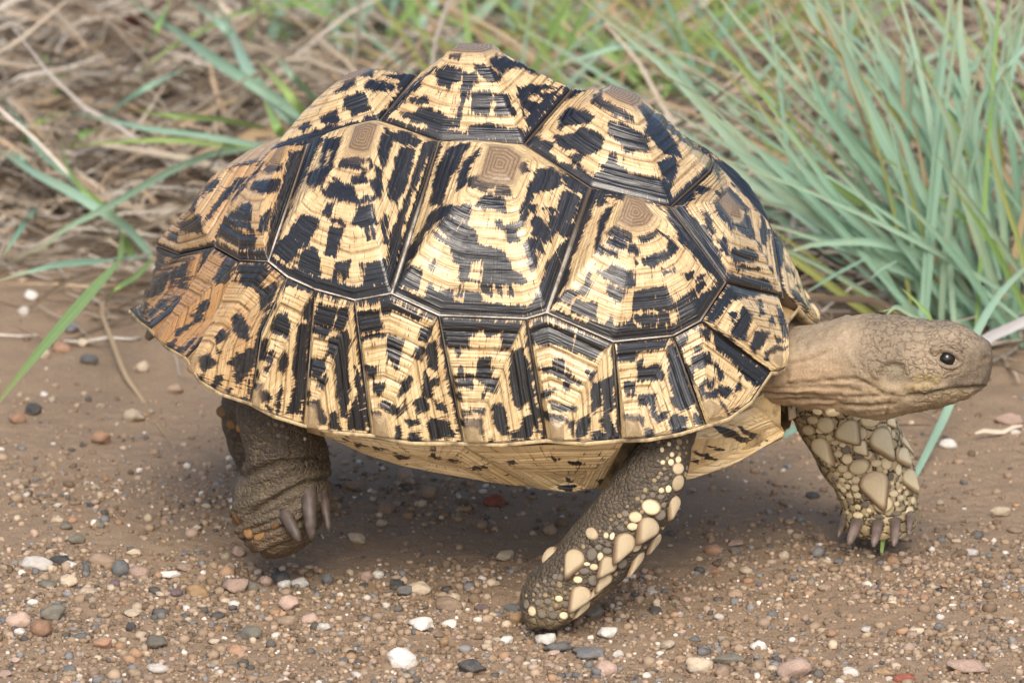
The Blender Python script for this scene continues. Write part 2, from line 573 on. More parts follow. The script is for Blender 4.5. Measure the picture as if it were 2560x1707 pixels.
# name: (kind, polygon, umbo photo point + y or None for fitted, areola scale, bulge, rings, wear)
SC = {
    'V1': ('v', ['v1f', 'a', 'b', 'v12'], (1826, 516, 0), .22, .003, 7, .1),
    'V2': ('v', ['v12', 'b', 'c', 'd', 'v23'], (1557, 240, 0), .24, .001, 7, .05),
    'V3': ('v', ['v23', 'd', 'e', 'f', 'v34'], (1181, 121, 0), .27, .001, 7, .05),
    'V4': ('v', ['v34', 'f', 'g', 'h', 'v45'], (885, 188, 0), .22, .003, 7, .05),
    'V5': ('v', ['v45', 'h', 'i', 'i2', 'v5s'], (505, 482, 0), .2, .006, 7, .65),
    'C1': ('c', ['b', 'c', 'm45b', 'm34', 'm23', 'm12', 'a'], (1587, 533, -.076), .24, .0095, 8, .03),
    'C2': ('c', ['c', 'd', 'e', 'm67b', 'm56', 'm45', 'm45b'], (1250, 413, -.078), .25, .0095, 8, .0),
    'C3': ('c', ['e', 'f', 'g', 'm89b', 'm89', 'm78', 'm67', 'm67b'], (908, 344, -.074), .21, .0095, 8, .05),
    'C4': ('c', ['g', 'h', 'i', 'm910', 'm89b'], (694, 392, -.058), .2, .0095, 7, .5),
    'M1': ('m', ['a', (1948, 738, -.006), (1970, 806, -.016), (1974, 880, -.032), (1962, 925, -.047), (1946, 932, -.056), 'r12', 'm12'], (1946, 900, None), .16, .002, 6, .05),
    'M2': ('m', ['m12', 'r12', (1880, 1005, -.085), (1824, 1046, -.1), 'r23', 'm23'], (1783, 1020, None), .2, -.0008, 6, .05),
    'M3': ('m', ['m23', 'r23', (1701, 1085, -.119), (1622, 1099, -.126), 'r34', 'm34'], (1583, 1070, None), .2, -.0008, 6, .02),
    'M4': ('m', ['m34', 'r34', (1461, 1109, -.134), 'r45', 'm45', 'm45b'], (1393, 1075, None), .18, -.0008, 6, .0),
    'M5': ('m', ['m45', 'r45', (1256, 1112, -.138), 'r56', 'm56'], (1183, 1080, None), .19, -.0008, 6, .0),
    'M6': ('m', ['m56', 'r56', (1030, 1108, -.139), 'r67', 'm67', 'm67b'], (953, 1066, None), .18, -.0008, 6, .0),
    'M7': ('m', ['m67', 'r67', (838, 1081, -.137), 'r78', 'm78'], (782, 1044, None), .2, -.0008, 6, .05),
    'M8': ('m', ['m78', 'r78', (683, 1040, -.134), 'r89', 's89', 'm89'], (644, 992, None), .18, -.0008, 6, .08),
    'M9': ('m', ['m89', 's89', 'r89', (549, 984, -.126), (497, 952, -.12), 'r910', 's910', 'm910', 'm89b'], (484, 912, None), .15, -.0008, 6, .5),
    'M10': ('m', ['m910', 's910', 'r910', (415, 868, -.09), 'r10s', 's10s', 'i'], (400, 832, None), .15, -.0008, 6, .95),
    'S': ('v', ['v5s', 'i2', 'i', 's10s', 'r10s', (346, 803, -.038), 'tip'], (372, 735, 0), .14, .004, 6, 1.0),
}
CEN = np.array([-.02, 0, .13])
ELL = np.array([.21, .145, .18])


def outward(p):
    n = (p - CEN) / ELL ** 2
    return n / np.linalg.norm(n, axis=-1, keepdims=True)


def mir(p):
    return p * np.array([1, -1, 1])


def edge_pts(poly, n):
    """n points round a closed polygon, corners kept; returns points and cumulative length (m)"""
    q = np.array(poly)
    L = np.linalg.norm(np.roll(q, -1, 0) - q, axis=1)
    cnt = np.maximum(2, np.round(L / L.sum() * n).astype(int))
    out, s, acc = [], [], 0
    for k in range(len(q)):
        for j in range(cnt[k]):
            f = j / cnt[k]
            out.append(q[k] * (1 - f) + q[(k + 1) % len(q)] * f)
            s.append(acc + L[k] * f)
        acc += L[k]
    return np.array(out), np.array(s), acc


A_=(960,340,3.2667);B_=(640,280,3.015);C_=(1340,440,3.563);D_=(880,720,3.733);E_=(1360,680,3.484);F_=(420,640,3.2667);G_=(840,100,2.735);H_=(300,260,2.613);K_=(1800,400,3.092);X4=(1000,650,2.34);X3=(300,600,2.6133)
PATCH = {}
def patches(name,crop,text):
    """black (D) and light (L) horn patches as outlines; crop = origin and magnification they were read at"""
    for ln in text.strip().splitlines():
        k, nums = ln.strip()[0], [float(x) for x in ln.strip()[1:].replace(',', ' ').split()]
        pts = [(crop[0] + nums[i] / crop[2], crop[1] + nums[i + 1] / crop[2]) for i in range(0, len(nums), 2)]
        PATCH.setdefault(name,[]).append((k,pts))
patches('C2',A_,'''D 440,60 330,250 200,600 75,1250 130,1280 200,1050 190,900 330,400 460,100
D 560,90 430,250 380,560 470,560 540,330 600,250 700,60 600,60
D 640,220 800,110 700,250 680,390 600,450 610,300
D 370,640 480,570 560,560 545,640 440,700 330,790 300,900 200,1040 190,920 300,800
D 700,340 780,320 880,370 1010,410 1040,500 880,470 690,400
L 830,440 915,390 915,470
D 830,480 980,510 1000,620 880,590 740,570
D 550,560 620,580 720,560 670,700 520,630
D 910,690 950,690 960,745 1090,700 1170,580 1190,640 1090,770 1000,775 915,745
D 440,740 500,650 660,700 560,800 540,810
D 550,820 650,720 740,770 770,880 880,910 980,960 1040,1080 1180,1190 1090,1215 620,1180 620,1050 550,1010 560,940 540,870
L 680,1180 720,1040 805,1010 805,1190
L 570,1020 620,1040 620,1165 540,1150 530,1080
D 410,780 540,850 560,900 430,830
D 420,980 395,1100 360,1090 380,1030
D 150,1110 200,1060 310,1110 290,1200 270,1260 150,1220 90,1230
D 90,1230 200,1270 340,1330 380,1210 420,1260 560,1270 560,1330 650,1380 680,1280 780,1290 800,1350 1000,1380 1180,1390 1260,1290 1310,1260 1340,1420 1160,1480 440,1450 80,1270
D 605,1310 635,1180 655,1180 630,1310
D 800,1200 825,1200 845,1290 820,1290
D 860,1200 880,1200 885,1300 870,1300
D 935,1200 960,1200 975,1310 950,1310
D 1015,1210 1040,1210 1045,1300 1025,1300
D 1240,290 1340,260 1420,290 1460,390 1380,430 1230,470 1160,590 1120,620 1170,440
D 1160,540 1250,560 1240,640 1170,590
D 1480,440 1600,490 1590,600 1520,700 1420,690 1430,510
D 1200,700 1260,660 1390,780 1360,860 1310,870 1210,790
D 1190,820 1290,870 1310,960 1240,900 1250,1080 1200,1090 1150,900
D 1360,640 1540,740 1530,830 1480,830 1350,760
D 1560,780 1480,1000 1330,1420 1270,1290 1330,1050 1440,890 1530,830
D 1430,290 1700,400 1680,470 1500,430
D 1310,580 1400,610 1380,640
D 990,780 1070,770 1110,860 1020,880
D 1080,230 1160,210 1180,300 1130,300''')
patches('C3',B_,'''D 240,280 100,760 80,1080 130,1040 200,840 330,560 460,280 500,200 400,180
L 480,230 420,420 300,600 240,740 330,640 440,430 500,300
D 520,210 640,200 560,430 480,560 420,560 480,420
L 550,280 580,300 540,400 500,420
D 380,460 490,430 470,520 400,560
D 650,340 860,360 880,410 780,440 620,410
L 800,380 850,375 850,430 800,430
D 730,490 820,450 835,530 900,500 890,520 780,545 720,540
D 580,490 620,510 600,520
D 560,530 640,530 720,560 770,660 920,630 900,660 780,695 600,660 490,610 500,580 530,610
D 890,400 950,450 950,600 940,660 900,620 870,540 910,490
D 950,170 1040,190 960,440 940,370 920,290
D 1090,270 1190,280 1200,340 1130,540 1060,690 1000,640 1000,560 1040,420
D 960,130 1070,160 1150,150 1240,230 1200,260 1080,230 1000,200
D 1340,220 1200,560 1130,740 1020,1340 990,1200 990,1040 1040,880 1110,700 1180,500 1240,320 1260,240
D 955,780 990,800 990,980 965,1000 950,870
D 540,680 600,690 550,790 490,760 520,720
D 770,720 880,690 910,820 940,840 800,870 720,850 730,800
D 630,800 690,860 560,830
D 300,820 350,770 470,800 450,890 390,1000 240,930
D 240,930 390,1010 300,1030 310,1070 240,1140 100,1060 160,980
D 570,870 660,870 640,950 620,1040 590,1100 525,1070 550,960
D 820,880 900,870 880,960 840,960
L 858,880 870,880 866,960 858,960
D 330,1080 440,1020 480,1090 490,1250 360,1200 300,1150
D 615,1130 650,1130 610,1290 570,1290
D 670,1130 720,1130 690,1250 650,1290
D 785,1140 805,1140 805,1240 790,1240
D 830,1140 980,1110 1000,1290 830,1310
D 290,1180 480,1250 620,1300 760,1320 1000,1290 1010,1350 740,1430 430,1340 230,1240
L 100,1070 290,1180 270,1210 130,1130''')
patches('C1',C_,'''D 490,110 350,500 100,1190 180,1130 280,900 330,700 420,500 520,260 560,130
D 620,300 700,260 620,420 560,620 530,690 520,640 560,420
D 660,460 700,440 860,530 850,590 740,570 630,510
D 920,540 1080,480 1100,500 950,600
D 620,590 660,560 740,560 800,620 780,660 700,640
D 840,620 890,610 920,700 830,690
D 550,650 600,620 590,700 530,690
D 620,670 730,690 720,740 640,710
D 950,740 1060,700 1240,630 1270,640 1180,730 1050,820 960,770
D 870,720 880,720 895,780 885,780
D 1100,500 1230,580 1280,640 1230,700 1170,640 1180,560
D 560,850 680,800 780,840 870,850 880,970 760,990 600,900
D 1200,790 1260,850 1230,860
D 1130,820 1190,860 1160,890
D 470,860 500,870 470,980 430,1060 400,1040 360,1060 430,980
D 630,960 760,1000 800,1020 760,1130 720,1120 640,1040
D 860,1030 1030,1000 1150,970 1210,1090 1220,1130 1350,1050 1500,930 1520,960 1300,1170 1230,1200 1170,1190 860,1190
L 1035,980 1050,980 1070,1185 1058,1185
D 1320,870 1400,850 1380,920 1340,920
D 1470,870 1520,880 1430,960
D 1560,930 1640,960 1600,1000
D 270,1020 330,1020 380,1040 300,1130 200,1110
D 400,1100 540,1140 530,1280 300,1200 310,1150
D 1250,1200 1450,1080 1640,960 1700,960 1480,1260 1230,1380 1260,1290
D 870,1220 1000,1220 1010,1330 920,1340
D 1020,1230 1080,1220 1080,1330 1030,1330
D 1100,1220 1160,1190 1200,1310 1130,1320
D 130,1190 240,1260 400,1290 600,1310 680,1280 690,1340 720,1350 860,1290 880,1350 1000,1360 1230,1320 1230,1390 700,1460 110,1210
L 540,1180 600,1180 640,1290 560,1310 530,1290
D 1210,280 1330,300 1720,980 1690,990 1430,740 1380,650 1280,560 1220,440 1150,300
D 560,110 720,130 840,170 1000,220 1200,280 1150,330 1080,260 920,200 720,220 600,260 540,250
L 610,180 720,180 700,250 620,240
L 1080,270 1130,260 1190,360 1120,320''')
patches('V1',C_,'''D 1220,270 1300,100 1400,20 1450,100 1340,260
D 1230,290 1340,300 1560,560 1740,960 1700,960 1500,700
D 1430,420 1490,440 1560,560 1500,560
D 1470,300 1530,320 1610,500 1560,520
D 1570,240 1640,200 1760,440 1740,500 1700,440 1620,330
D 1620,580 1690,560 1730,700 1700,700
D 1590,630 1640,640 1620,700
D 1400,80 1560,110 1500,150 1420,150
D 1600,140 1680,160 1640,200''')
patches('V1',K_,'''D 100,690 240,690 300,760 140,800 90,740
D 70,880 160,900 350,920 480,1050 400,1000 70,960
D 230,430 300,560 440,760 480,900 420,880 330,700 200,520
D 100,510 180,490 330,650 340,690 290,640 150,540
D 130,820 300,830 310,845 130,850''')
patches('V2',G_,'''D 1290,690 1320,560 1500,380 1560,330 1700,340 1600,400 1500,430 1440,520 1400,600 1360,660 1440,700 1500,700 1440,780
D 1760,380 1810,350 1830,410 2030,520 2040,560 1900,510 1750,420
D 1590,470 1680,480 1760,520 1720,580 1600,570 1520,620 1540,520
D 1870,560 1990,580 2120,660 2150,760 2060,760 1990,790 1940,690 1860,640
D 1490,660 1640,640 1680,600 1800,640 1840,680 1790,760 1700,780 1600,740 1560,760
D 1600,790 1680,770 1740,760 1650,830 1700,900 1660,880
D 1380,700 1520,830 1660,890 1760,930 1850,830 1900,760 1920,850 1990,900 2120,930 2240,960 2290,1010 2300,1130 2000,1040 1740,1000 1400,770
L 1700,820 1790,810 1820,890 1780,930
D 2070,450 2160,470 2250,600 2330,720 2352,800 2250,780 2180,700 2120,640 2140,560
D 2200,850 2300,800 2340,860 2290,1000 2250,930''')
patches('V3',G_,'''D 300,530 420,400 560,280 680,190 600,260 480,400 360,520
D 700,210 770,180 850,200 850,260 800,300 780,330 690,310
D 860,230 950,230 960,290 910,330 880,430 860,490 840,600 800,600 860,460 860,340
D 950,170 1060,180 1110,290 1040,280 980,230
D 930,350 1060,360 1060,460 1020,510 930,500
D 1090,370 1180,380 1220,510 1100,510
D 500,400 630,380 630,450 540,440
D 430,500 560,480 640,470 740,520 800,540 780,620 720,650 600,560 540,560
D 340,540 560,600 760,620 900,650 920,580 990,580 1050,570 1120,600 1250,610 1290,650 1290,700 980,680 720,690 560,630
D 1070,150 1150,120 1280,170 1400,220 1380,240 1250,190 1170,200 1120,240
D 1240,330 1330,310 1540,330 1480,420 1400,520 1310,620 1280,480
L 1330,365 1430,395 1390,430 1310,415
L 1285,470 1330,490 1315,545 1285,540
L 1400,340 1520,335 1460,370 1390,365
D 1100,90 1060,150 1130,260 1110,290
D 780,110 860,100 850,130 780,130''')
patches('V4',G_,'''D 50,400 150,350 210,390 220,480 120,510 60,440
D 220,270 380,300 400,340 280,350 200,320
D 170,220 260,210 240,250 170,250
D 320,240 560,230 470,330 420,330 440,270
D 0,360 60,290 150,250 130,300 30,350
D 300,530 380,420 440,340 400,440
D 0,600 140,590 260,540 300,540 200,600 0,640''')
patches('V4',B_,'''D 600,100 700,100 780,70 900,20 940,50 830,110 600,160 400,220 100,290 200,230 400,160
D 480,40 600,0 620,60 520,100
D 330,120 400,60 420,100 350,150''')
patches('C4',H_,'''D 960,390 1050,400 1050,440 950,440
D 880,500 960,500 1050,490 1030,570 930,580 860,550
D 760,700 790,650 860,660 850,770 670,750
D 920,740 990,690 980,740 960,820 880,830 920,780
D 670,740 850,780 880,830 790,810 660,770
D 600,800 690,770 790,850 780,930 690,880 620,850
D 790,860 890,850 870,950 780,950
D 780,960 960,950 960,1000 770,1000
D 1110,310 1060,500 1020,660 980,830 960,960 1000,930 1060,700 1150,480 1220,330
D 1140,320 1200,300 1140,470 1090,550 1100,430
D 940,380 720,620 560,800 620,770 760,600 900,440''')
patches('V5',H_,'''D 380,780 530,730 540,840 400,830
D 470,590 520,570 480,710 450,690
D 560,530 640,480 620,540 540,600
D 640,640 760,500 830,480 700,610 560,760 540,780
D 700,430 900,370 780,400
D 320,840 380,850 370,900 320,890''')
patches('M10',F_,'''D 250,390 320,360 320,430 240,480
D 540,100 520,240 440,500 330,640 200,740 160,830 230,760 380,620 480,480
D 60,790 120,740 240,640 200,700 100,800
D 380,180 470,30 540,20 540,100 470,220 400,230
D 200,480 280,440 290,520 220,540
D 60,620 150,560 240,520 160,600 60,660
D 0,720 60,690 30,760''')
patches('M9',F_,'''D 560,70 680,80 820,60 810,160 740,290 620,240 540,200
L 560,100 610,140 580,230 545,210
D 740,290 900,210 850,360 770,440
D 540,500 600,490 670,590 640,680 590,680 530,600
D 370,660 440,600 490,620 470,680 400,720
D 260,830 340,810 390,880 280,950 260,900
D 480,880 560,800 700,740 690,900 640,980 570,1030 540,980 560,900
D 840,360 760,560 700,760 660,1100 640,1160 690,900
D 220,990 270,970 290,1000 240,1020
D 340,1090 390,990 450,970 410,1060 380,1100
D 470,1090 520,1080 500,1130
D 520,1140 650,1160 640,1190 540,1160
D 400,750 440,790 410,790''')
patches('M8',F_,'''D 920,230 1000,200 1180,270 1170,310 1040,260 960,230 910,290
D 820,450 880,400 850,480
D 880,490 960,470 990,540 970,680 840,610 850,550
D 785,680 815,690 800,770 870,790 860,830 760,770
D 740,770 860,830 840,870 730,830
D 790,940 840,880 820,950
D 680,1020 760,1040 750,1100 670,1080
D 740,1100 800,1100 850,1170 770,1200
D 800,1220 850,1240 830,1290
D 900,860 960,780 990,870 940,960 900,930
D 900,1120 930,1050 920,1200 890,1290 880,1200
D 1070,560 1160,560 1130,850 1120,1100 1080,1270 960,1300 1000,1200 1030,1050 1020,850
D 1100,460 1170,350 1150,560
D 690,940 740,930 730,1000 690,970''')
patches('M7',F_,'''D 1220,390 1370,420 1480,440 1480,500 1430,600 1190,550 1200,480
L 1370,440 1390,440 1365,590 1345,590
D 1170,580 1290,570 1350,600 1260,690 1240,630 1170,620
D 1330,680 1390,650 1370,840 1290,820
D 1150,840 1280,840 1280,950 1150,940
D 1150,950 1240,960 1220,990 1140,980
D 1230,1000 1280,970 1300,1020 1260,1090 1225,1060
D 1130,1180 1230,1180 1290,1370 1240,1370 1210,1240 1130,1210
D 1140,1100 1180,1130 1140,1150
D 1400,620 1450,600 1480,700 1470,900 1480,1100 1450,1320 1410,1300 1370,1000 1360,850
D 1320,1290 1370,1270 1420,1420 1320,1400
D 1470,1330 1540,1150 1600,1300 1610,1420 1480,1410
D 1530,900 1580,1000 1650,1400 1600,1300 1540,1100''')
patches('M6',D_,'''D 280,130 350,110 640,260 630,310 370,180 360,240 290,240
D 40,230 270,220 280,390 50,420
D 60,450 330,430 330,450 130,470 80,510
D 335,440 470,490 460,600 430,760 350,680 330,560
D 600,550 690,570 640,660 580,640
D 650,400 760,330 700,510 630,470
D 110,730 240,720 220,850 130,840
D 210,890 290,870 310,930 240,1010 200,950
D 470,890 530,820 570,860 500,970 430,1000
D 250,1090 310,1050 440,1120 430,1190 380,1180
D 180,1140 260,1160 270,1200 180,1180
D 430,1160 500,1040 520,1100 410,1210
D 590,1040 700,1040 720,1130 600,1190
D 650,900 690,790 720,870 760,1030 650,1000
D 720,860 800,860 790,910 730,920
D 500,1230 610,1230 640,1270 520,1310
D 700,1260 740,1220 880,1240 980,1390 740,1410
D 400,1280 440,1270 470,1420 410,1400
D 530,1360 620,1350 660,1430 540,1430
D 780,1090 850,1070 870,1140 790,1130
D 700,540 790,500 800,780 720,740''')
patches('M5',D_,'''D 820,290 1600,340 1520,470 1460,570 1400,570 1420,450 1260,440 1210,380 1170,400 1100,480 1090,560 850,540
L 1260,440 1300,440 1400,390 1450,390 1400,470 1400,560 1100,560 1140,440 1200,380
D 950,580 1020,590 990,640
D 1200,660 1310,650 1290,830 1140,820 1170,730
D 980,800 1030,720 1040,820
D 900,820 1140,820 1370,840 1330,980 1250,960 1260,880 1140,850 950,850
D 950,880 1110,870 1140,930 1000,940
D 930,980 1010,990 1020,1060 960,1030
D 1200,980 1230,990 1210,1020
D 1100,1120 1250,1120 1240,1180 1160,1160
D 1030,1160 1110,1160 1110,1190 1030,1190
D 990,1210 1110,1250 1210,1210 1230,1440 1190,1300 1010,1280
D 1310,1090 1410,1080 1450,1300 1460,1360 1400,1390 1340,1280
D 1500,580 1590,570 1650,680 1660,1050 1560,1120 1500,1050 1470,900
D 1600,1200 1680,1180 1690,1300 1660,1390 1480,1410 1480,1340 1580,1320
D 1660,700 1690,960 1760,1350 1680,1250 1640,900
D 820,700 930,1150 1000,1350 880,1000
D 1280,1440 1300,1400 1320,1450''')
patches('M4',E_,'''D 0,430 130,480 600,620 580,640 420,760 270,700 130,620 -200,620 -40,380
L 250,560 270,560 260,700 240,690
D -150,700 -100,640 -110,760 -140,760
D 80,760 170,740 180,900 80,850
D -80,860 80,830 220,930 330,970 300,990 150,920 0,860
D 215,830 250,900 210,900
D 170,960 230,960 220,1030 180,1010
D -80,1080 0,1050 70,1040 60,1090 0,1100
D 60,1140 280,1180 270,1220 80,1190
D 0,1210 150,1260 180,1290 270,1290 240,1420 200,1300 0,1280
D 420,960 500,960 490,1150 430,1230 410,1180
D 500,960 600,900 600,1200 530,1260 510,1100
D 290,1310 390,1260 410,1310 380,1400 300,1460 280,1400
D 420,1400 640,1440 620,1470 430,1470
D 490,1300 560,1230 640,1430 540,1420
D 380,860 450,870 420,960''')
patches('M3',E_,'''D 630,630 780,600 1060,590 1060,670 810,690 800,770 630,770
L 765,610 785,610 805,680 790,680
D 820,780 860,770 880,850 980,780 1030,880 1030,940 810,950
D 700,960 790,970 800,1040 700,1040
D 720,1050 850,1070 970,1060 970,1160 820,1150 820,1080 720,1080
D 700,1240 860,1250 870,1330 840,1290 700,1280
D 930,1160 970,1170 970,1260 1050,1210 1060,1260 980,1310 930,1220
D 1080,660 1120,620 1200,800 1240,950 1300,1150 1250,1190 1160,1100 1090,950 1080,800
D 1100,1100 1180,1080 1280,1160 1190,1210
D 1080,1300 1140,1240 1230,1260 1240,1390 1120,1410
D 890,1360 950,1370 950,1450 900,1450
D 1290,1220 1340,1230 1400,1330 1310,1310''')
patches('M2',E_,'''D 1140,570 1260,540 1240,620 1160,630
D 1350,500 1420,510 1430,590 1380,560
D 1280,740 1450,700 1490,790 1310,840
D 1310,650 1370,650 1360,700 1310,710
D 1220,790 1290,840 1320,980 1250,900
D 1440,480 1480,470 1700,700 1850,820 1980,880 1950,960 1850,990 1760,930 1640,780 1520,690
D 1500,800 1560,900 1540,960 1500,880
D 1680,960 1730,890 1710,1020 1670,1040
D 1360,980 1400,960 1380,1110
D 1410,940 1500,930 1460,1030 1420,1000
D 1400,1050 1510,1030 1510,1090 1400,1100
D 1530,1000 1640,1020 1600,1090 1520,1060
D 1520,1080 1580,1180 1620,1260 1560,1170
D 1810,1060 1870,1030 1840,1080
D 1640,1200 1700,1200 1680,1230
D 1140,640 1190,620 1210,760 1160,720''')
patches('M1',E_,'''D 1700,430 1740,310 1810,380 1760,540 1760,600 1640,570 1620,520 1660,440
D 1610,360 1680,350 1640,420
D 1870,320 1920,360 1880,380
D 1620,120 1930,100 2050,160 2080,230 1960,180 1640,240 1480,430 1400,420
D 1980,390 2020,450 1970,450
D 1850,510 1960,530 1890,640 1830,700 1800,640
D 2010,570 2090,600 2040,620
D 1930,690 2030,650 2130,660 2100,680 1980,700 1940,760
D 2030,300 2080,360 2130,570 2100,560 2050,420
D 1480,470 1560,580 1700,720 1900,860 1960,870 1820,770 1660,620
D 1865,240 1900,240 1900,300 1870,300''')
patches('Pb',X4,'''D 870,1150 940,1160 910,1172
D 980,1175 1080,1195 1020,1204
D 620,1170 680,1180 640,1192
D 980,1270 1012,1300 980,1302
D 920,1320 1030,1325 1000,1345 930,1340
D 1150,1290 1240,1280 1180,1330''')
patches('Pa',X4,'''D 170,1150 250,1160 230,1166
D 280,1162 370,1175 300,1183
D 430,1200 510,1220 440,1218
D -40,1140 60,1150 0,1160''')
patches('Pa',X3,'''D 1450,1296 1500,1320 1450,1310
D 1520,1322 1620,1355 1550,1350
D 1650,1345 1720,1370 1660,1376''')
patches('Pg',X4,'''D 1820,962 1900,980 2100,1080 2060,1094 1880,1015
D 1980,975 2060,1000 2150,1050 2080,1064
D 1715,1122 1760,1128 1860,1170 1780,1160
D 1700,1170 1740,1172 1740,1182
D 1730,1060 1900,1110 1890,1116''')



def inside(q, poly):
    x, y = q[..., 0], q[..., 1]
    r = np.zeros(x.shape, bool)
    for i in range(len(poly)):
        (x1, y1), (x2, y2) = poly[i], poly[(i + 1) % len(poly)]
        if y1 == y2:
            continue
        r ^= ((y1 > y) != (y2 > y)) & (x < (x2 - x1) * (y - y1) / (y2 - y1) + x1)
    return r


def signed(q, poly):
    """signed distance (photo px, + inside) of points to a polygon outline"""
    x, y = q[:, 0], q[:, 1]
    best = np.full(len(q), 1e9)
    for i in range(len(poly)):
        (x1, y1), (x2, y2) = poly[i], poly[(i + 1) % len(poly)]
        dx, dy = x2 - x1, y2 - y1
        t = np.clip(((x - x1) * dx + (y - y1) * dy) / (dx * dx + dy * dy + 1e-9), 0, 1)
        best = np.minimum(best, np.hypot(x - x1 - t * dx, y - y1 - t * dy))
    return np.where(inside(q, poly), best, -best)


def patch_field(key, V, kind, soft=15.0):
    """blackness 0..1 of scute points from the patch outlines"""
    W = np.where((V[:, 1] > 0)[:, None], mir(V), V) if kind == 'v' else V
    q = pix(W)
    # outlines are hand read: let them wander a little so that they fray like horn pigment
    q = q + (np.stack([vnoise(W, 260, 5), vnoise(W, 260, 6)], -1) - .5) * 9
    d = np.zeros(len(V))
    for k, p2 in PATCH[key]:
        f = np.clip(.5 + signed(q, p2) / soft, 0, 1)
        d = np.maximum(d, f) if k == 'D' else np.minimum(d, 1 - f)
    return d


def pattern(name, uu, vv, seed):
    """darkness 0..1 at perimeter fraction uu and radius vv, from the scute's patch table when it has one"""
    a = np.stack([np.cos(uu * 6.283) * 3, np.sin(uu * 6.283) * 3, vv * 3.2 + seed * 7.1], -1)
    b = np.stack([np.cos(uu * 6.283) * 1.2, np.sin(uu * 6.283) * 1.2, vv * 9 + seed * 3.7], -1)
    d = fbm(a, 1.3, 2, 4) * .6 + fbm(b, 1.0, 2, 8) * .6 - .1
    d = d + .5 * sstep(.86, .98, vv)
    return np.clip((d - .5) * 2.2 + .5, 0, 1)


def scute_geometry(poly, umbo, ascale, bulge, rings, nu, nv, seed, kind, inset=.00115, relief=1.0):
    B, s, per = edge_pts(poly, nu)
    nu = len(B)
    cen = B.mean(0)
    n0 = outward(umbo[None])[0]
    flat = kind == 'm'
    if flat:
        q_ = np.array(poly)
        nn_ = np.cross(q_ - q_.mean(0), np.roll(q_, -1, 0) - q_.mean(0)).sum(0)
        nn_ /= np.linalg.norm(nn_)
        n0 = nn_ if nn_ @ n0 > 0 else -nn_
    Bi = B + (cen - B) / np.linalg.norm(cen - B, axis=1, keepdims=True) * inset
    off = (B - cen) * ascale * .9
    off = off - n0 * (off @ n0)[:, None]                       # areola lies in the tangent plane
    A = umbo + off
    rs = np.random.RandomState(seed)
    nin = 5
    vin = np.linspace(-1, 0, nin + 1)[1:-1]
    vout = np.linspace(0, 1, nv)
    pos, vvs, grv = [], [], []
    loc_ = np.linalg.norm(B - A, axis=1)
    loc_ = (loc_ / loc_.max()) ** 1.2
    loc_ = sum(np.roll(loc_, k_) for k_ in range(-4, 5)) / 9
    maj = np.sort(np.concatenate([[0.0], np.cumsum(rs.uniform(.5, 1.5, rings))]))
    maj = maj / maj[-1]
    amp = rs.uniform(.5, 1.25, rings)
    ucoord = np.arange(nu) / nu
    circ = np.stack([np.cos(ucoord * 6.283), np.sin(ucoord * 6.283), np.full(nu, seed * 1.7)], -1)
    wob = (vnoise(circ, 2.2, seed) - .5) * .02 + (vnoise(circ, 9, seed + 1) - .5) * .006
    for v in vin:
        f = v + 1
        pos.append(umbo + (A - umbo) * f + n0 * (.0016 * (1 - f * f)))
        vvs.append(np.full(nu, v))
        grv.append(np.zeros(nu))
    for v in vout:
        p = A + (Bi - A) * v
        if v > 0:                                  # soften the corners of the inner rings
            ps = p
            for _ in range(3):
                m_ = max(2, nu // 26)
                ps = sum(np.roll(ps, k_, 0) for k_ in range(-m_, m_ + 1)) / (2 * m_ + 1)
            wq = (.5 if kind != 'm' else .2) * (1 - v ** 2.5) * sstep(0, .12, v)
            p = p + (ps - p) * wq
        no = np.tile(n0, (len(p), 1)) if flat else outward(p)
        h = bulge * (math.sin(math.pi * v) * (1 - .2 * v)) * loc_
        if kind == 'm':
            h = bulge * np.sin(math.pi * v) - .0006 * sstep(.95, 1, v)
        else:
            h = h - .0008 * sstep(.95, 1.0, v)
        vw = np.clip(v + wob * (v > .02) * (v < .99), 0, .9999)
        k = np.clip(np.searchsorted(maj, vw, side='right') - 1, 0, rings - 1)
        fr = (vw - maj[k]) / (maj[k + 1] - maj[k])
        # each growth zone is a low step with a groove at its outer side
        st = (.0012 if not flat else .0007) * amp[k] * (np.sin(math.pi * np.clip(fr, 0, 1)) ** .55 - .75)
        fz = np.sin((vw * rings * 4.1 + .6 * np.sin(vw * 17 + seed)) * 6.283)
        st = st + .00013 * fz
        grv.append(np.clip(np.exp(-(np.minimum(fr, 1 - fr) / .07) ** 2) * (.5 + .5 * amp[k]) + .45 * np.clip(-fz - .35, 0, 1), 0, 1) * sstep(0, .03, v))
        pos.append(p + no * (h + relief * st * sstep(0, .3, v) * (1 - sstep(.86, .99, v)))[:, None] if np.ndim(st) else p)
        vvs.append(np.full(nu, v))
    pos = np.array(pos)
    vvs = np.array(vvs)
    nr_ = len(pos)
    V = np.concatenate([pos.reshape(-1, 3), (umbo + n0 * .0016)[None]])
    vv = np.concatenate([vvs.ravel(), [-1.0]])
    global GROOVE
    GROOVE = np.concatenate([np.array(grv).ravel(), [0.0]])
    I = np.arange(nr_ * nu).reshape(nr_, nu)
    J1 = np.roll(I, -1, 1)
    q = np.stack([I[:-1], J1[:-1], J1[1:], I[1:]], -1).reshape(-1, 4)
    tri = np.stack([np.full(nu, nr_ * nu), J1[0], I[0], I[0]], -1)
    radial = np.linalg.norm(B - A, axis=1).mean()
    su = np.concatenate([np.tile(s, nr_), [0]]) * 1000
    sv = vv * radial * 1000
    uu = np.concatenate([np.tile(ucoord, nr_), [0]])
    # real perimeter fraction
    uu = np.concatenate([np.tile(s / per, nr_), [0]])
    return V, q, tri, uu, vv, su, sv


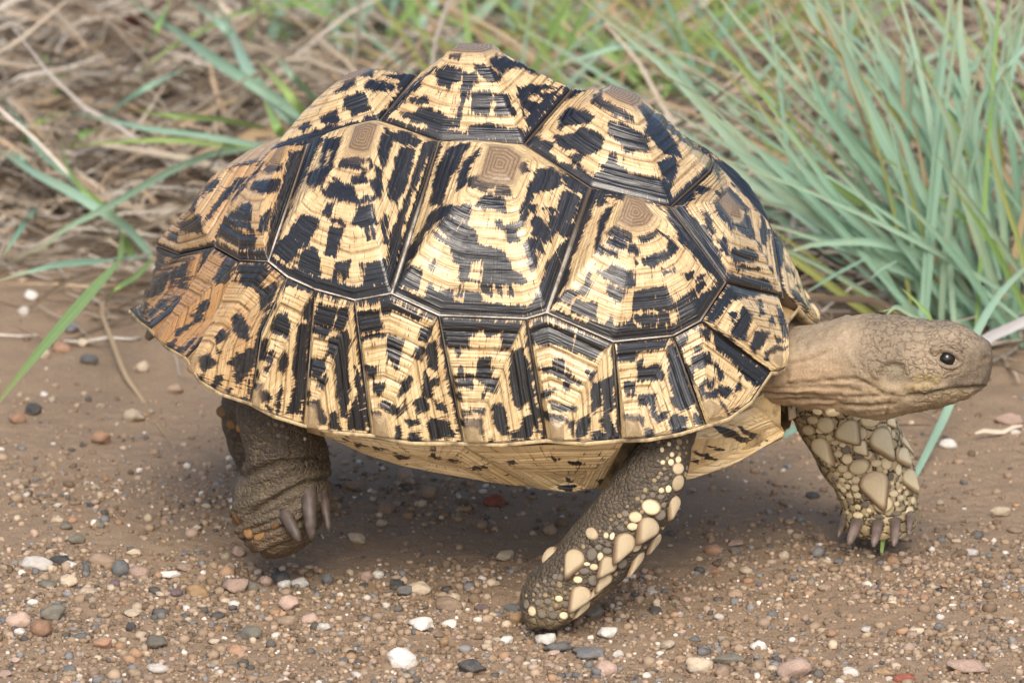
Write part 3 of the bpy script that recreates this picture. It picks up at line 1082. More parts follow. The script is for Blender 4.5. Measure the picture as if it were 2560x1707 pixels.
def make_scute(key, name, parent, far=False, res=1.0):
    kind, pl, um, asc, bul, rings, wear = SC[key]
    poly = [pt(q) for q in pl]
    if um[2] is None:
        pxy = np.array([q if not isinstance(q, str) else J[q] for q in pl], float)
        Ax = np.c_[pxy[:, :2], np.ones(len(pxy))]
        co = np.linalg.lstsq(Ax, pxy[:, 2], rcond=None)[0]
        umbo = at(um[0], um[1], float(np.array([um[0], um[1], 1]) @ co) - .002)
    else:
        umbo = at(*um)
    if kind == 'v':
        inner = [mir(p) for p in poly[1:-1]][::-1]
        poly = poly + inner
    seed = sum(ord(c) * (i + 3) for i, c in enumerate(key))
    nu, nv = {'v': (190, 84), 'c': (190, 96), 'm': (130, 70)}[kind]
    V, q, tri, uu, vv, su, sv = scute_geometry(poly, umbo, asc, bul, rings, int(nu * res), int(nv * res), seed, kind)
    gv = GROOVE
    if key in PATCH:
        dark = patch_field(key, V, kind)
        dark = np.maximum(dark, {'v': .7, 'c': .75, 'm': .42}[kind] * sstep(.92, .99, vv))
    else:
        dark = pattern(key, uu, vv, seed)
    if far and kind != 'v':
        V = mir(V)
        q = q[:, ::-1]
        tri = tri[:, ::-1]
    n = len(V)
    wr = np.clip(wear + (vnoise(V, 60, 3) - .5) * .5 * (wear > .02), 0, 1)
    faces = np.concatenate([q, tri])
    # degenerate quads stand for the centre fan: give them as triangles instead
    fl = [tuple(x) for x in q] + [tuple(dict.fromkeys(x)) for x in tri]
    o = mesh_obj(name, V, fl, M['scute'], parent, True,
                 {'groove': gv, 'su': su, 'sv': sv, 'vv': vv, 'dark': dark, 'wear': wr, 'seed': np.full(n, (seed % 97) * 1.3), 'arw': np.full(n, .55 if kind == 'm' else 1.0)})
    return o


# carapace base (the pale or dark horn seen in the seams, and the rim underside)
def base_mesh():
    V, Fc, col = [], [], []
    for key, (kind, pl, um, asc, bul, rings, wear) in SC.items():
        poly = [pt(q) for q in pl]
        names = [q if isinstance(q, str) else '' for q in pl]
        if kind == 'v':
            poly = poly + [mir(p) for p in poly[1:-1]][::-1]
            names = names + names[1:-1][::-1]
        polys = [(poly, False)] + ([([mir(p) for p in poly], True)] if kind != 'v' else [])
        for pg, flip in polys:
            b, s, per = edge_pts(pg, 60)
            c = b.mean(0)
            n = outward(b)
            ci = b + (c - b) * (.16 if kind != 'm' else .07)
            o0 = len(V)
            m = len(b)
            V.extend(b - n * .0007)
            V.extend(ci - n * (.009 if kind != 'm' else .012))
            V.append(c - outward(c[None])[0] * (.016 if kind != 'm' else .03))
            pale = np.array([.66, .60, .52])
            drk = np.array([.13, .10, .075])
            # the seam above the marginals and between them is pale
            for p in list(b) + list(ci) + [c]:
                y = abs(p[1])
                wgt = sstep(.080, .105, y) * sstep(-.135, -.10, p[0]) * (.25 + .75 * sstep(.125, .165, p[2]))
                col.append(drk + (pale - drk) * wgt)
            for k in range(m):
                k2 = (k + 1) % m
                f = [o0 + k, o0 + k2, o0 + m + k2, o0 + m + k]
                g = [o0 + m + k, o0 + m + k2, o0 + 2 * m]
                Fc += [f[::-1], g[::-1]] if flip else [f, g]
    # rim underside: a lip curling inward all round
    near = ['tip', (346, 803, -.038), 'r10s', (415, 868, -.09), 'r910', (497, 952, -.12), (549, 984, -.126), 'r89', (683, 1040, -.134), 'r78', (838, 1081, -.137), 'r67',
            (1030, 1108, -.139), 'r56', (1256, 1112, -.138), 'r45', (1461, 1109, -.134), 'r34', (1622, 1099, -.126), (1701, 1085, -.119), 'r23', (1824, 1046, -.1), (1880, 1005, -.085),
            'r12', (1946, 932, -.056), (1962, 925, -.047), (1974, 880, -.032), (1970, 806, -.016)]
    rn = [pt(q) for q in near]
    dense = []
    for k in range(len(rn) - 1):
        for j in range(5):
            dense.append(rn[k] * (1 - j / 5) + rn[k + 1] * j / 5)
    dense.append(rn[-1])
    ring = dense + [mir(p) for p in dense[::-1]]
    ring = np.array(ring)
    c = np.array([-.02, 0, .145])
    o0 = len(V)
    m = len(ring)
    d = c - ring
    d[:, 2] = 0
    d /= np.linalg.norm(d, axis=1, keepdims=True)
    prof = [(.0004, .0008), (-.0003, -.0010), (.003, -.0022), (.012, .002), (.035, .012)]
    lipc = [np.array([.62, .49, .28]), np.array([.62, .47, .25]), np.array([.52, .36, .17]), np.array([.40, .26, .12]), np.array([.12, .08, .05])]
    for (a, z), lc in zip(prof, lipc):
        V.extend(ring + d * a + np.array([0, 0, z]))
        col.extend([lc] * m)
    for r in range(len(prof) - 1):
        for k in range(m):
            k2 = (k + 1) % m
            Fc.append([o0 + r * m + k, o0 + (r + 1) * m + k, o0 + (r + 1) * m + k2, o0 + r * m + k2])
    return np.array(V), Fc, np.array(col)


bv, bf, bc = base_mesh()
carapace = mesh_obj('carapace', bv, bf, M['seam'], tort, True, {'col': bc})
KN = {'v': 'vertebral_scute', 'c': 'costal_scute', 'm': 'marginal_scute'}
for key in SC:
    kind = SC[key][0]
    nm = 'supracaudal_scute' if key == 'S' else KN[kind]
    make_scute(key, nm, carapace)
    if kind != 'v':
        make_scute(key, nm, carapace, far=True, res=.55)

# ------------------------------------------------------------------ plastron
PL = {
    'Pa': ([(805, 1084, -.118), (880, 1090, -.128), (980, 1106, -.13), (1060, 1112, -.131), (1158, 1116, -.131), (1240, 1166, -.112), (1325, 1216, -.09), (1197, 1194, -.092), (1080, 1174, -.095), (980, 1154, -.1), (880, 1122, -.108)], (1090, 1150, -.112), .25, .003, 8, .02),
    'Pb': ([(1158, 1116, -.131), (1260, 1118, -.131), (1367, 1113, -.13), (1470, 1113, -.128), (1560, 1108, -.122), (1530, 1167, -.104), (1504, 1214, -.09), (1449, 1227, -.085), (1402, 1227, -.086), (1325, 1216, -.09), (1240, 1166, -.112)], (1420, 1196, -.096), .12, .003, 9, .02),
    'Pg': ([(1690, 1098, -.078), (1760, 1072, -.066), (1830, 1040, -.05), (1890, 1016, -.034), (1935, 1036, -.02), (1957, 1076, -.010), (1951, 1092, -.018), (1897, 1121, -.032), (1812, 1171, -.048), (1722, 1201, -.06), (1660, 1200, -.07)], (1930, 1078, -.022), .16, .003, 8, .0),
}


def plast():
    # a shallow tray: outline of the plastron edge, floor and rolled side
    near = [(640, 1015, -.02), (700, 1062, -.07), (805, 1090, -.1), (980, 1153, -.097), (1197, 1192, -.09), (1325, 1214, -.088), (1449, 1225, -.083), (1560, 1216, -.072), (1722, 1198, -.058), (1812, 1169, -.046), (1897, 1119, -.03), (1951, 1090, -.016)]
    e = np.array([at(*q) for q in near])
    dens = []
    for k in range(len(e) - 1):
        for j in range(4):
            dens.append(e[k] * (1 - j / 4) + e[k + 1] * j / 4)
    dens.append(e[-1])
    e = np.array(dens)
    rows = [e * np.array([1, fy, 1]) + np.array([0, 0, dz]) for fy, dz in ((.9, .03), (1.02, .012), (1.0, .0), (.7, -.003), (.35, -.002), (0, -.001))]
    rows = rows + [mir(r) for r in rows[:-1][::-1]]
    V = np.concatenate(rows)
    m = len(e)
    f = []
    for r in range(len(rows) - 1):
        for k in range(m - 1):
            f.append([r * m + k, r * m + k + 1, (r + 1) * m + k + 1, (r + 1) * m + k])
    n = len(V)
    col = np.tile(np.array([.55, .40, .20]), (n, 1)) * (.8 + .4 * vnoise(V, 90, 2))[:, None]
    return V, f, col


pv, pf, pc = plast()
plastron = mesh_obj('plastron', pv, pf, M['seam'], tort, True, {'col': pc})
for key, (pl, um, asc, bul, rings, wear) in PL.items():
    for far in (False, True):
        poly = [at(*q) for q in pl]
        umbo = at(*um)
        seed = sum(map(ord, key)) * 3
        V, q, tri, uu, vv, su, sv = scute_geometry(poly, umbo, asc, bul, rings, 150, 60 if not far else 30, seed, 'm', inset=.0004)
        gv = GROOVE * .35
        dark = patch_field(key, V, 'm', 9.0)
        if far:
            V, q, tri = mir(V), q[:, ::-1], tri[:, ::-1]
        n = len(V)
        fl = [tuple(x) for x in q] + [tuple(dict.fromkeys(x)) for x in tri]
        mesh_obj('gular_scute' if key == 'Pg' else 'plastral_scute', V, fl, M['plastral'], plastron, True,
                 {'groove': gv, 'su': su * .5, 'sv': sv * .45, 'vv': vv * .5 + .5, 'dark': dark, 'wear': np.full(n, wear), 'seed': np.full(n, seed * 1.1), 'arw': np.zeros(n)})


# ------------------------------------------------------------------ tortoise: body (head, neck, legs, tail in one skin)
def loft(stations, n=28, cap=True):
    """stations: (centre, axis_a, axis_b, power): closed tube through super-ellipses"""
    V, Fc = [], []
    for c, a, b, pw in stations:
        for k in range(n):
            t = 2 * math.pi * k / n
            x, y = math.cos(t), math.sin(t)
            V.append(c + a * math.copysign(abs(x) ** pw, x) + b * math.copysign(abs(y) ** pw, y))
    m = len(stations)
    for r in range(m - 1):
        for k in range(n):
            k2 = (k + 1) % n
            Fc.append([r * n + k, r * n + k2, (r + 1) * n + k2, (r + 1) * n + k])
    Fc.append(list(range(n))[::-1])
    Fc.append([(m - 1) * n + k for k in range(n)])
    return V, Fc


def resample(st, per=4):
    """smooth (Catmull-Rom) resampling of tuples of numbers"""
    st = np.array(st, float)
    out = []
    for k in range(len(st) - 1):
        p0, p1, p2, p3 = st[max(k - 1, 0)], st[k], st[k + 1], st[min(k + 2, len(st) - 1)]
        for j in range(per):
            t = j / per
            out.append(.5 * ((2 * p1) + (-p0 + p2) * t + (2 * p0 - 5 * p1 + 4 * p2 - p3) * t * t + (-p0 + 3 * p1 - 3 * p2 + p3) * t ** 3))
    out.append(st[-1])
    return np.array(out)


BV, BF = [], []


def add(vf):
    o = len(BV)
    BV.extend(vf[0])
    BF.extend([[o + i for i in f] for f in vf[1]])


# head and neck: u, top v, bottom v, half width (m), lateral centre
HEAD = [(1780, 800, 1000, .024, 0), (1850, 822, 1004, .027, 0), (1930, 828, 1006, .028, 0), (1974, 826, 1007, .028, 0), (2040, 816, 1014, .027, 0), (2085, 803, 1022, .026, 0), (2109, 795, 1026, .0255, 0),
        (2135, 793, 1030, .026, 0), (2165, 792, 1036, .027, 0), (2210, 793, 1042, .0285, 0), (2250, 797, 1034, .029, 0), (2290, 803, 1025, .0285, 0), (2330, 807, 1018, .0265, 0), (2360, 806, 1012, .0245, 0),
        (2390, 812, 1003, .0215, 0), (2420, 825, 993, .018, 0), (2443, 840, 980, .0150, 0), (2460, 851, 970, .0122, 0), (2471, 861, 952, .0095, 0), (2478, 874, 926, .0058, 0), (2480, 886, 908, .003, 0)]
hs = []
for u, tv, bv_, hw, y in resample(HEAD, 3):
    T, B_ = at(u, tv, y), at(u, bv_, y)
    c = (T + B_) / 2
    pw = .88
    hs.append((c, np.array([0, hw, 0]), (T - B_) / 2, pw))
add(loft(hs, 40))


def limb(st, n=30, pw=.9, per=4):
    """st: u, v, y, half width across the limb in the picture (px), half depth (m)"""
    r = resample(st, per)
    c = np.array([at(u, v, y) for u, v, y, a, b in r])
    tan = np.gradient(c, axis=0)
    tan /= np.linalg.norm(tan, axis=1, keepdims=True)
    res = []
    for i in range(len(r)):
        side = np.cross(tan[i], [0, 1, 0])
        side /= np.linalg.norm(side)
        dep = np.cross(side, tan[i])
        res.append((c[i], side * r[i, 3] * .00023, dep * r[i, 4], pw))
    add(loft(res, n))


# near foreleg (pushing back), far foreleg (planted ahead), near hind leg (lifting), far hind leg, tail
limb([(1690, 1010, -.075, 62, .020), (1676, 1080, -.085, 60, .021), (1655, 1140, -.093, 68, .021), (1628, 1200, -.098, 80, .021), (1588, 1268, -.102, 88, .021), (1538, 1335, -.105, 88, .021), (1478, 1402, -.107, 86, .021),
      (1416, 1458, -.108, 84, .022), (1384, 1500, -.108, 80, .022), (1378, 1530, -.108, 72, .021), (1380, 1549, -.108, 54, .016), (1380, 1553, -.108, 30, .009)])
limb([(2040, 960, .06, 95, .022), (2080, 1010, .068, 108, .023), (2116, 1060, .074, 114, .023), (2150, 1120, .079, 116, .023), (2180, 1180, .082, 108, .023), (2196, 1225, .083, 100, .023),
      (2200, 1265, .084, 96, .023), (2198, 1290, .085, 98, .024), (2196, 1312, .086, 92, .022), (2196, 1328, .086, 74, .016), (2196, 1334, .086, 40, .009)])
limb([(700, 985, -.07, 105, .026), (694, 1040, -.076, 100, .026), (706, 1090, -.078, 92, .026), (718, 1140, -.078, 100, .027), (716, 1190, -.078, 112, .028), (704, 1240, -.078, 116, .029), (690, 1290, -.077, 108, .028),
      (676, 1335, -.076, 84, .024), (664, 1362, -.076, 48, .015), (660, 1370, -.076, 20, .007)])
limb([(660, 960, .06, 90, .024), (640, 1010, .07, 86, .025), (640, 1060, .075, 82, .025), (668, 1120, .078, 84, .026), (700, 1180, .08, 88, .026), (716, 1225, .081, 86, .024), (722, 1252, .081, 66, .016), (722, 1262, .081, 30, .008)])
limb([(470, 770, 0, 40, .012), (420, 800, 0, 30, .010), (385, 826, 0, 18, .006), (368, 848, 0, 8, .003)])
# inner trunk joining them (hidden inside the shell)
add(loft([(np.array([x, 0, .165]), np.array([0, hw, 0]), np.array([0, 0, hz]), 1.0) for x, hw, hz in
          ((-.175, .01, .01), (-.165, .055, .035), (-.12, .085, .045), (-.04, .09, .05), (.05, .085, .05), (.11, .07, .045), (.14, .04, .03), (.146, .01, .01))], 30))

tmp = mesh_obj('body', BV, BF, None, None)
md = tmp.modifiers.new('r', 'REMESH')
md.mode = 'VOXEL'
md.voxel_size = .00138
md2 = tmp.modifiers.new('s', 'SMOOTH')
md2.iterations = 3
dg = bpy.context.evaluated_depsgraph_get()
me = bpy.data.meshes.new_from_object(tmp.evaluated_get(dg))
bpy.data.objects.remove(tmp)
nV = len(me.vertices)
co = np.empty(nV * 3, np.float32)
me.vertices.foreach_get('co', co)
co = co.reshape(-1, 3).astype(float)
nrm = np.empty(nV * 3, np.float32)
me.vertices.foreach_get('normal', nrm)
nrm = nrm.reshape(-1, 3).astype(float)
# regions
u0, v0 = pix(co).T
un, vn = pix(np.stack([co[:, 0], -np.abs(co[:, 1]) * 0, co[:, 2]], 1)).T      # side view on the mid plane
head = (un > 1760) & (np.abs(co[:, 1]) < .04) & (co[:, 2] > .078)
nf = (co[:, 1] < -.03) & (co[:, 0] > -.06) & (~head)
ff = (co[:, 1] > .03) & (co[:, 0] > .08) & (~head)
hind = (co[:, 0] < -.06) & (np.abs(co[:, 1]) > .02)
col = np.tile(np.array([.12, .095, .07]), (nV, 1))
seam = np.tile(np.array([.30, .23, .14]), (nV, 1))
cells = np.zeros(nV)
csz = np.zeros(nV)


def pl_dist(pts, uu, vv):
    q = np.array(pts, float)
    best = np.full(len(uu), 1e9)
    for a, b in zip(q[:-1], q[1:]):
        ab = b - a
        t = np.clip(((uu - a[0]) * ab[0] + (vv - a[1]) * ab[1]) / (ab @ ab), 0, 1)
        best = np.minimum(best, np.hypot(uu - a[0] - t * ab[0], vv - a[1] - t * ab[1]))
    return best


disp = np.zeros(nV)
# --- head
hu, hv = u0.copy(), v0.copy()
fm = co[:, 1] > 0
mirpix = pix(mir(co))
hu[fm], hv[fm] = mirpix[fm].T
tone = fbm(co, 70, 3, 2)[:, None]
hc = np.array([.295, .228, .155]) * (.6 + .8 * tone)
top = sstep(960, 820, hv)[:, None]
hc = hc * (1 - .0 * top)
neckl = (sstep(900, 985, hv) * sstep(2330, 2200, hu))[:, None]
hc = hc * (1 - neckl) + np.array([.40, .30, .185]) * neckl
skinback = (sstep(2150, 2080, hu) * sstep(860, 930, hv))[:, None]
hc = hc * (1 - .5 * skinback) + np.array([.36, .225, .125]) * .5 * skinback
jaw = (sstep(965, 985, hv) * sstep(2260, 2330, hu))[:, None]
hc = hc * (1 - .6 * jaw) + np.array([.36, .27, .155]) * .6 * jaw
MOUTH = [(2456, 966), (2430, 968), (2400, 971), (2352, 977), (2310, 986), (2270, 988)]
dm = pl_dist(MOUTH, hu, hv)
beak = sstep(2378, 2428, hu + (hv - 930) * .25) * sstep(982, 966, hv) * sstep(862, 905, hv + (hu - 2400) * .35)
beak = np.clip(beak + .9 * np.exp(-(pl_dist([(2375, 955), (2410, 952), (2450, 950)], hu, hv) / 12) ** 2), 0, 1)[:, None]
hc = hc * (1 - .9 * beak) + np.array([.052, .040, .033]) * .9 * beak
ml = np.exp(-(dm / 4.2) ** 2)[:, None]
hc = hc * (1 - .85 * ml) + np.array([.035, .024, .017]) * .85 * ml
disp += head * (fbm(co, 330, 3, 44) - .5) * .0022
disp += head * (-.0016 * np.exp(-(dm / 4) ** 2) + .0006 * np.exp(-(pl_dist([(2450, 958), (2400, 960), (2330, 968)], hu, hv) / 7) ** 2))
nos = np.exp(-(np.hypot(hu - 2464, hv - 893) / 6) ** 2)
hc = hc * (1 - .8 * nos[:, None]) + np.array([.02, .014, .01]) * .8 * nos[:, None]
disp += head * -.0012 * nos
# tympanum
ty = np.hypot((hu - 2234) / 34, (hv - 936) / 33)
tm = sstep(1.15, .6, ty)[:, None] * (.55 + .45 * tone)
hc = hc * (1 - tm) + np.array([.19, .165, .12]) * tm
disp += head * (-.0016 * sstep(1.1, .75, ty) + .0009 * np.exp(-((ty - 1.22) / .16) ** 2) * (hv < 950))
# yellow cheek scales
for cu, cv, rr in ((2296, 947, 13), (2316, 941, 12), (2340, 949, 14), (2289, 967, 12), (2318, 964, 12), (2272, 968, 10), (2296, 972, 10)):
    ds = np.hypot(hu - cu, hv - cv) / rr
    m_ = sstep(1.0, .7, ds)[:, None]
    hc = hc * (1 - .75 * m_) + np.array([.34, .255, .10]) * .75 * m_
    disp += head * (.0005 * sstep(1, .6, ds) - .0005 * np.exp(-((ds - 1.05) / .12) ** 2))
# folds and creases
FOLDS = [([(2106, 797), (2110, 840), (2118, 880), (2145, 925), (2185, 968), (2206, 980)], 4, .0006, 1), ([(1970, 958), (2040, 954), (2100, 948), (2140, 946), (2170, 960), (2205, 982)], 4, -.0022, -1),
         ([(1930, 972), (2040, 966), (2150, 976)], 4, -.0012, -1), ([(1900, 985), (2000, 990), (2120, 992), (2200, 990)], 4, -.0012, -1), ([(1960, 1000), (2060, 1003), (2160, 1016), (2240, 1010)], 4, -.001, -1),
         ([(1972, 908), (2010, 900), (2060, 880)], 5, -.0018, -1), ([(2206, 985), (2260, 992), (2330, 990)], 4, -.0008, -1), ([(2230, 985), (2222, 1010), (2215, 1038)], 4, -.0008, -1), ([(2190, 1000), (2200, 1030)], 3, -.0006, -1),
         ([(2395, 858), (2420, 880), (2445, 905), (2475, 896)], 3.5, -.0007, -1), ([(2356, 862), (2396, 870), (2410, 900), (2400, 932), (2370, 944)], 3, -.0005, -1)]
for pts, wd, dep, sgn in FOLDS:
    dd = pl_dist(pts, hu, hv)
    disp += head * dep * np.exp(-(dd / wd) ** 2)
    if sgn < 0:
        k = (.6 * np.exp(-(dd / (wd * .8)) ** 2))[:, None]
        hc = hc * (1 - k) + np.array([.12, .07, .035]) * k
# loose wrinkles of the neck, running lengthwise
wr = fbm(np.stack([hu * .004, hv * .085, co[:, 1] * 20], 1), 1, 3, 6)
nk = sstep(2220, 2120, hu) * sstep(930, 970, hv)
disp += head * nk * (wr - .5) * .0045
hc = hc * (1 - (nk * sstep(.5, .38, wr) * .5)[:, None] * np.ones(3)) + np.array([.15, .09, .05]) * (nk * sstep(.5, .38, wr) * .5)[:, None]
# brow over the eye, snout ridge
disp += head * (.0036 * np.exp(-(pl_dist([(2336, 876), (2352, 866), (2376, 864), (2398, 876)], hu, hv) / 8) ** 2) - .0024 * np.exp(-(np.hypot((hu - 2368) / 24, (hv - 896) / 19)) ** 4))
disp += head * (.0012 * np.exp(-(np.hypot(hu - 2450, hv - 880) / 14) ** 2))
hd = head[:, None]
col = np.where(hd, hc, col)
seam = np.where(hd, np.clip(hc * .42, 0, 1), seam)
cells = np.where(head, (sstep(2110, 2200, hu) * sstep(960, 930, hv) * .8 + .5 * sstep(2260, 2300, hu) * sstep(960, 980, hv)) * (1 - tm[:, 0]) * (1 - beak[:, 0]) * .9, cells)
csz = np.where(head, .55, csz)
# --- near foreleg: dark pebbled skin with tan between
nfc = np.array([.090, .075, .062]) * (.65 + .7 * fbm(co, 120, 3, 5))[:, None]
col = np.where(nf[:, None], nfc, col)
seam = np.where(nf[:, None], np.array([.15, .11, .06]) * np.ones((nV, 1)), seam)
cells = np.where(nf, .95, cells)
csz = np.where(nf, .15 + .6 * sstep(1430, 1520, v0), csz)
ft = nf & (v0 > 1400)
foot_t = (sstep(1440, 1500, v0) * sstep(.35, .6, fbm(co, 90, 2, 8)))[:, None]
col = np.where(ft[:, None], col * (1 - .6 * foot_t) + np.array([.30, .22, .12]) * .6 * foot_t, col)
# --- far foreleg: cream scales, brown seams
ffc = np.array([.58, .46, .27]) * (.7 + .6 * fbm(co, 100, 3, 4))[:, None]
col = np.where(ff[:, None], ffc, col)
seam = np.where(ff[:, None], np.array([.028, .015, .007]) * np.ones((nV, 1)), seam)
cells = np.where(ff, 1.0, cells)
csz = np.where(ff, .75, csz)
# --- hind legs: dusty grey brown, folds
hcx = np.array([.080, .062, .050]) * (.65 + .7 * fbm(co, 80, 3, 12))[:, None]
col = np.where(hind[:, None], hcx, col)
seam = np.where(hind[:, None], np.array([.17, .125, .070]) * np.ones((nV, 1)), seam)
cells = np.where(hind, .3 * sstep(1215, 1130, v0) + .62, cells)
col = np.where((hind & (v0 > 1150))[:, None], col * .8, col)
csz = np.where(hind, .3, csz)
nh = hind & (co[:, 1] < 0)
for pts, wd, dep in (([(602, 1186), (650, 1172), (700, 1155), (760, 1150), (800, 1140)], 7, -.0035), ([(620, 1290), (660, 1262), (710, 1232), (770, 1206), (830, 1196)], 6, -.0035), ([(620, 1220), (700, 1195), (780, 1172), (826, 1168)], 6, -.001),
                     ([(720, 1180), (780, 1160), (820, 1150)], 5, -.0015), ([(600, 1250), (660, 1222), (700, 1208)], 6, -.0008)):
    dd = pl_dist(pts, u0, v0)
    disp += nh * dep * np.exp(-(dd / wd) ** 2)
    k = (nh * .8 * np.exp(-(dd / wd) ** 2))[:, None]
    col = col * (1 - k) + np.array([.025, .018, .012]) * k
sole = (nh * sstep(1290, 1340, v0 + (u0 - 640) * -.25))[:, None]
col = col * (1 - .6 * sole) + np.array([.11, .055, .025]) * .6 * sole
# small lumps everywhere on legs
leg = nf | ff | hind
disp += nh * sstep(1200, 1260, v0) * (fbm(np.stack([u0 * .012 + v0 * .03, v0 * .09 + u0 * .035, co[:, 1] * 50], 1), 1, 3, 17) - .5) * .006
for cu_, cv_ in ((735, 1300), (772, 1262), (815, 1258)):      # toes
    disp += nh * .004 * np.exp(-(np.hypot(u0 - cu_, (v0 - cv_) * .7) / 18) ** 2)
disp += leg * (fbm(co, 160, 2, 31) - .5) * .0022
co2 = co + nrm * disp[:, None]
me.vertices.foreach_set('co', co2.astype(np.float32).ravel())
for nm, a in (('col', col), ('seam', seam)):
    at_ = me.attributes.new(nm, 'FLOAT_COLOR', 'POINT')
    at_.data.foreach_set('color', np.concatenate([a, np.ones((nV, 1))], 1).astype(np.float32).ravel())
for nm, a in (('cells', cells), ('csize', csz)):
    at_ = me.attributes.new(nm, 'FLOAT', 'POINT')
    at_.data.foreach_set('value', a.astype(np.float32))
me.materials.clear()
me.materials.append(M['skin'])
me.polygons.foreach_set('use_smooth', np.ones(len(me.polygons), bool))
me.update()
body = bpy.data.objects.new('body', me)
C.objects.link(body)
body.parent = tort
tris = [tuple(p.vertices) for p in me.polygons]
bvh = BVHTree.FromPolygons([tuple(x) for x in co2], tris)


def hit(u, v):
    """where the sight line of a photo point meets the body; tortoise frame"""
    o, d = TR @ CAM, TR @ ray(u, v)
    loc, n, i, dist = bvh.ray_cast(Vector(o), Vector(d).normalized())
    if loc is None:
        return None, None
    return np.array(loc), np.array(n)


# --- scales: domed plates, some drawn to a point
def scale_mesh(name, point, dome, n=20, rings=5):
    V, Fc, rr, yl = [], [], [], []
    for r in range(rings + 1):
        f = r / rings
        for k in range(n):
            t = 2 * math.pi * k / n
            x, y = math.cos(t), math.sin(t)
            if point:
                y = y if y < 0 else y * .8
                stretch = 1.0 + point * max(0, -math.sin(t)) ** 3
                y *= stretch
                x *= 1 - .3 * max(0, -math.sin(t)) ** 2
            z = dome * math.sqrt(max(0, 1 - f ** 2.4)) + (point * .25 * f * max(0, -math.sin(t)) ** 2)
            if r == rings:
                z = -.25
            V.append((x * min(f, .98) if r < rings else x, y * min(f, .98) if r < rings else y, z))
            rr.append(f)
            yl.append(y * f)
    for r in range(rings):
        for k in range(n):
            k2 = (k + 1) % n
            Fc.append((r * n + k, (r + 1) * n + k, (r + 1) * n + k2, r * n + k2))
    me_ = bpy.data.meshes.new(name)
    me_.from_pydata(V, [], Fc)
    a = me_.attributes.new('rr', 'FLOAT', 'POINT')
    a.data.foreach_set('value', rr)
    a = me_.attributes.new('yy', 'FLOAT', 'POINT')
    a.data.foreach_set('value', yl)
    me_.polygons.foreach_set('use_smooth', np.ones(len(Fc), bool))
    me_.materials.append(M['scale_pale'])
    return me_


SCM = {'r': scale_mesh('leg_scale', 0, .32), 'p': scale_mesh('leg_scale', .85, .36), 'o': scale_mesh('leg_scale', 0, .34, 16, 4)}
PXM = .00023


def put_scale(u, v, rx, ry, ang, shp, mat):
    """rx, ry in photo px; ang = picture direction of the tip, degrees clockwise from down"""
    loc, n = hit(u, v)
    if loc is None:
        return None
    to_cam = TR @ (CAM) - loc
    to_cam /= np.linalg.norm(to_cam)
    if n @ to_cam < 0:
        n = -n
    n = n * .8 + to_cam * .35
    n /= np.linalg.norm(n)
    a = math.radians(ang)
    tip = TR @ (RT * (-math.sin(a)) + UP * (-math.cos(a)))
    yv = -(tip - n * (tip @ n))
    yv /= np.linalg.norm(yv)
    xv = np.cross(yv, n)
    o = bpy.data.objects.new('leg_scale', SCM[shp])
    C.objects.link(o)
    o.parent = body
    if mat != 'scale_pale':
        o.material_slots[0].link = 'OBJECT'
        o.material_slots[0].material = M[mat]
    if shp == 'p':                      # pointed scales overlap: the tip stands off the skin
        n, yv = n * math.cos(.22) - yv * math.sin(.22) * -1, yv * math.cos(.22) - n * math.sin(.22)
        loc = loc + n * .0006
    sx, sy = rx * PXM, ry * PXM
    sz = min(sx, sy) * .95
    mt = Matrix((( *(xv * sx)[:1], yv[0] * sy, n[0] * sz, loc[0]), (xv[1] * sx, yv[1] * sy, n[1] * sz, loc[1]), (xv[2] * sx, yv[2] * sy, n[2] * sz, loc[2]), (0, 0, 0, 1)))
    o.matrix_local = mt
    return o


def c6(x, y):
    return 1250 + x / 2.851, 1050 + y / 2.851


def c7(x, y):
    return 1900 + x / 3.336, 950 + y / 3.336


def c8(x, y):
    return 480 + x / 3.336, 950 + y / 3.336


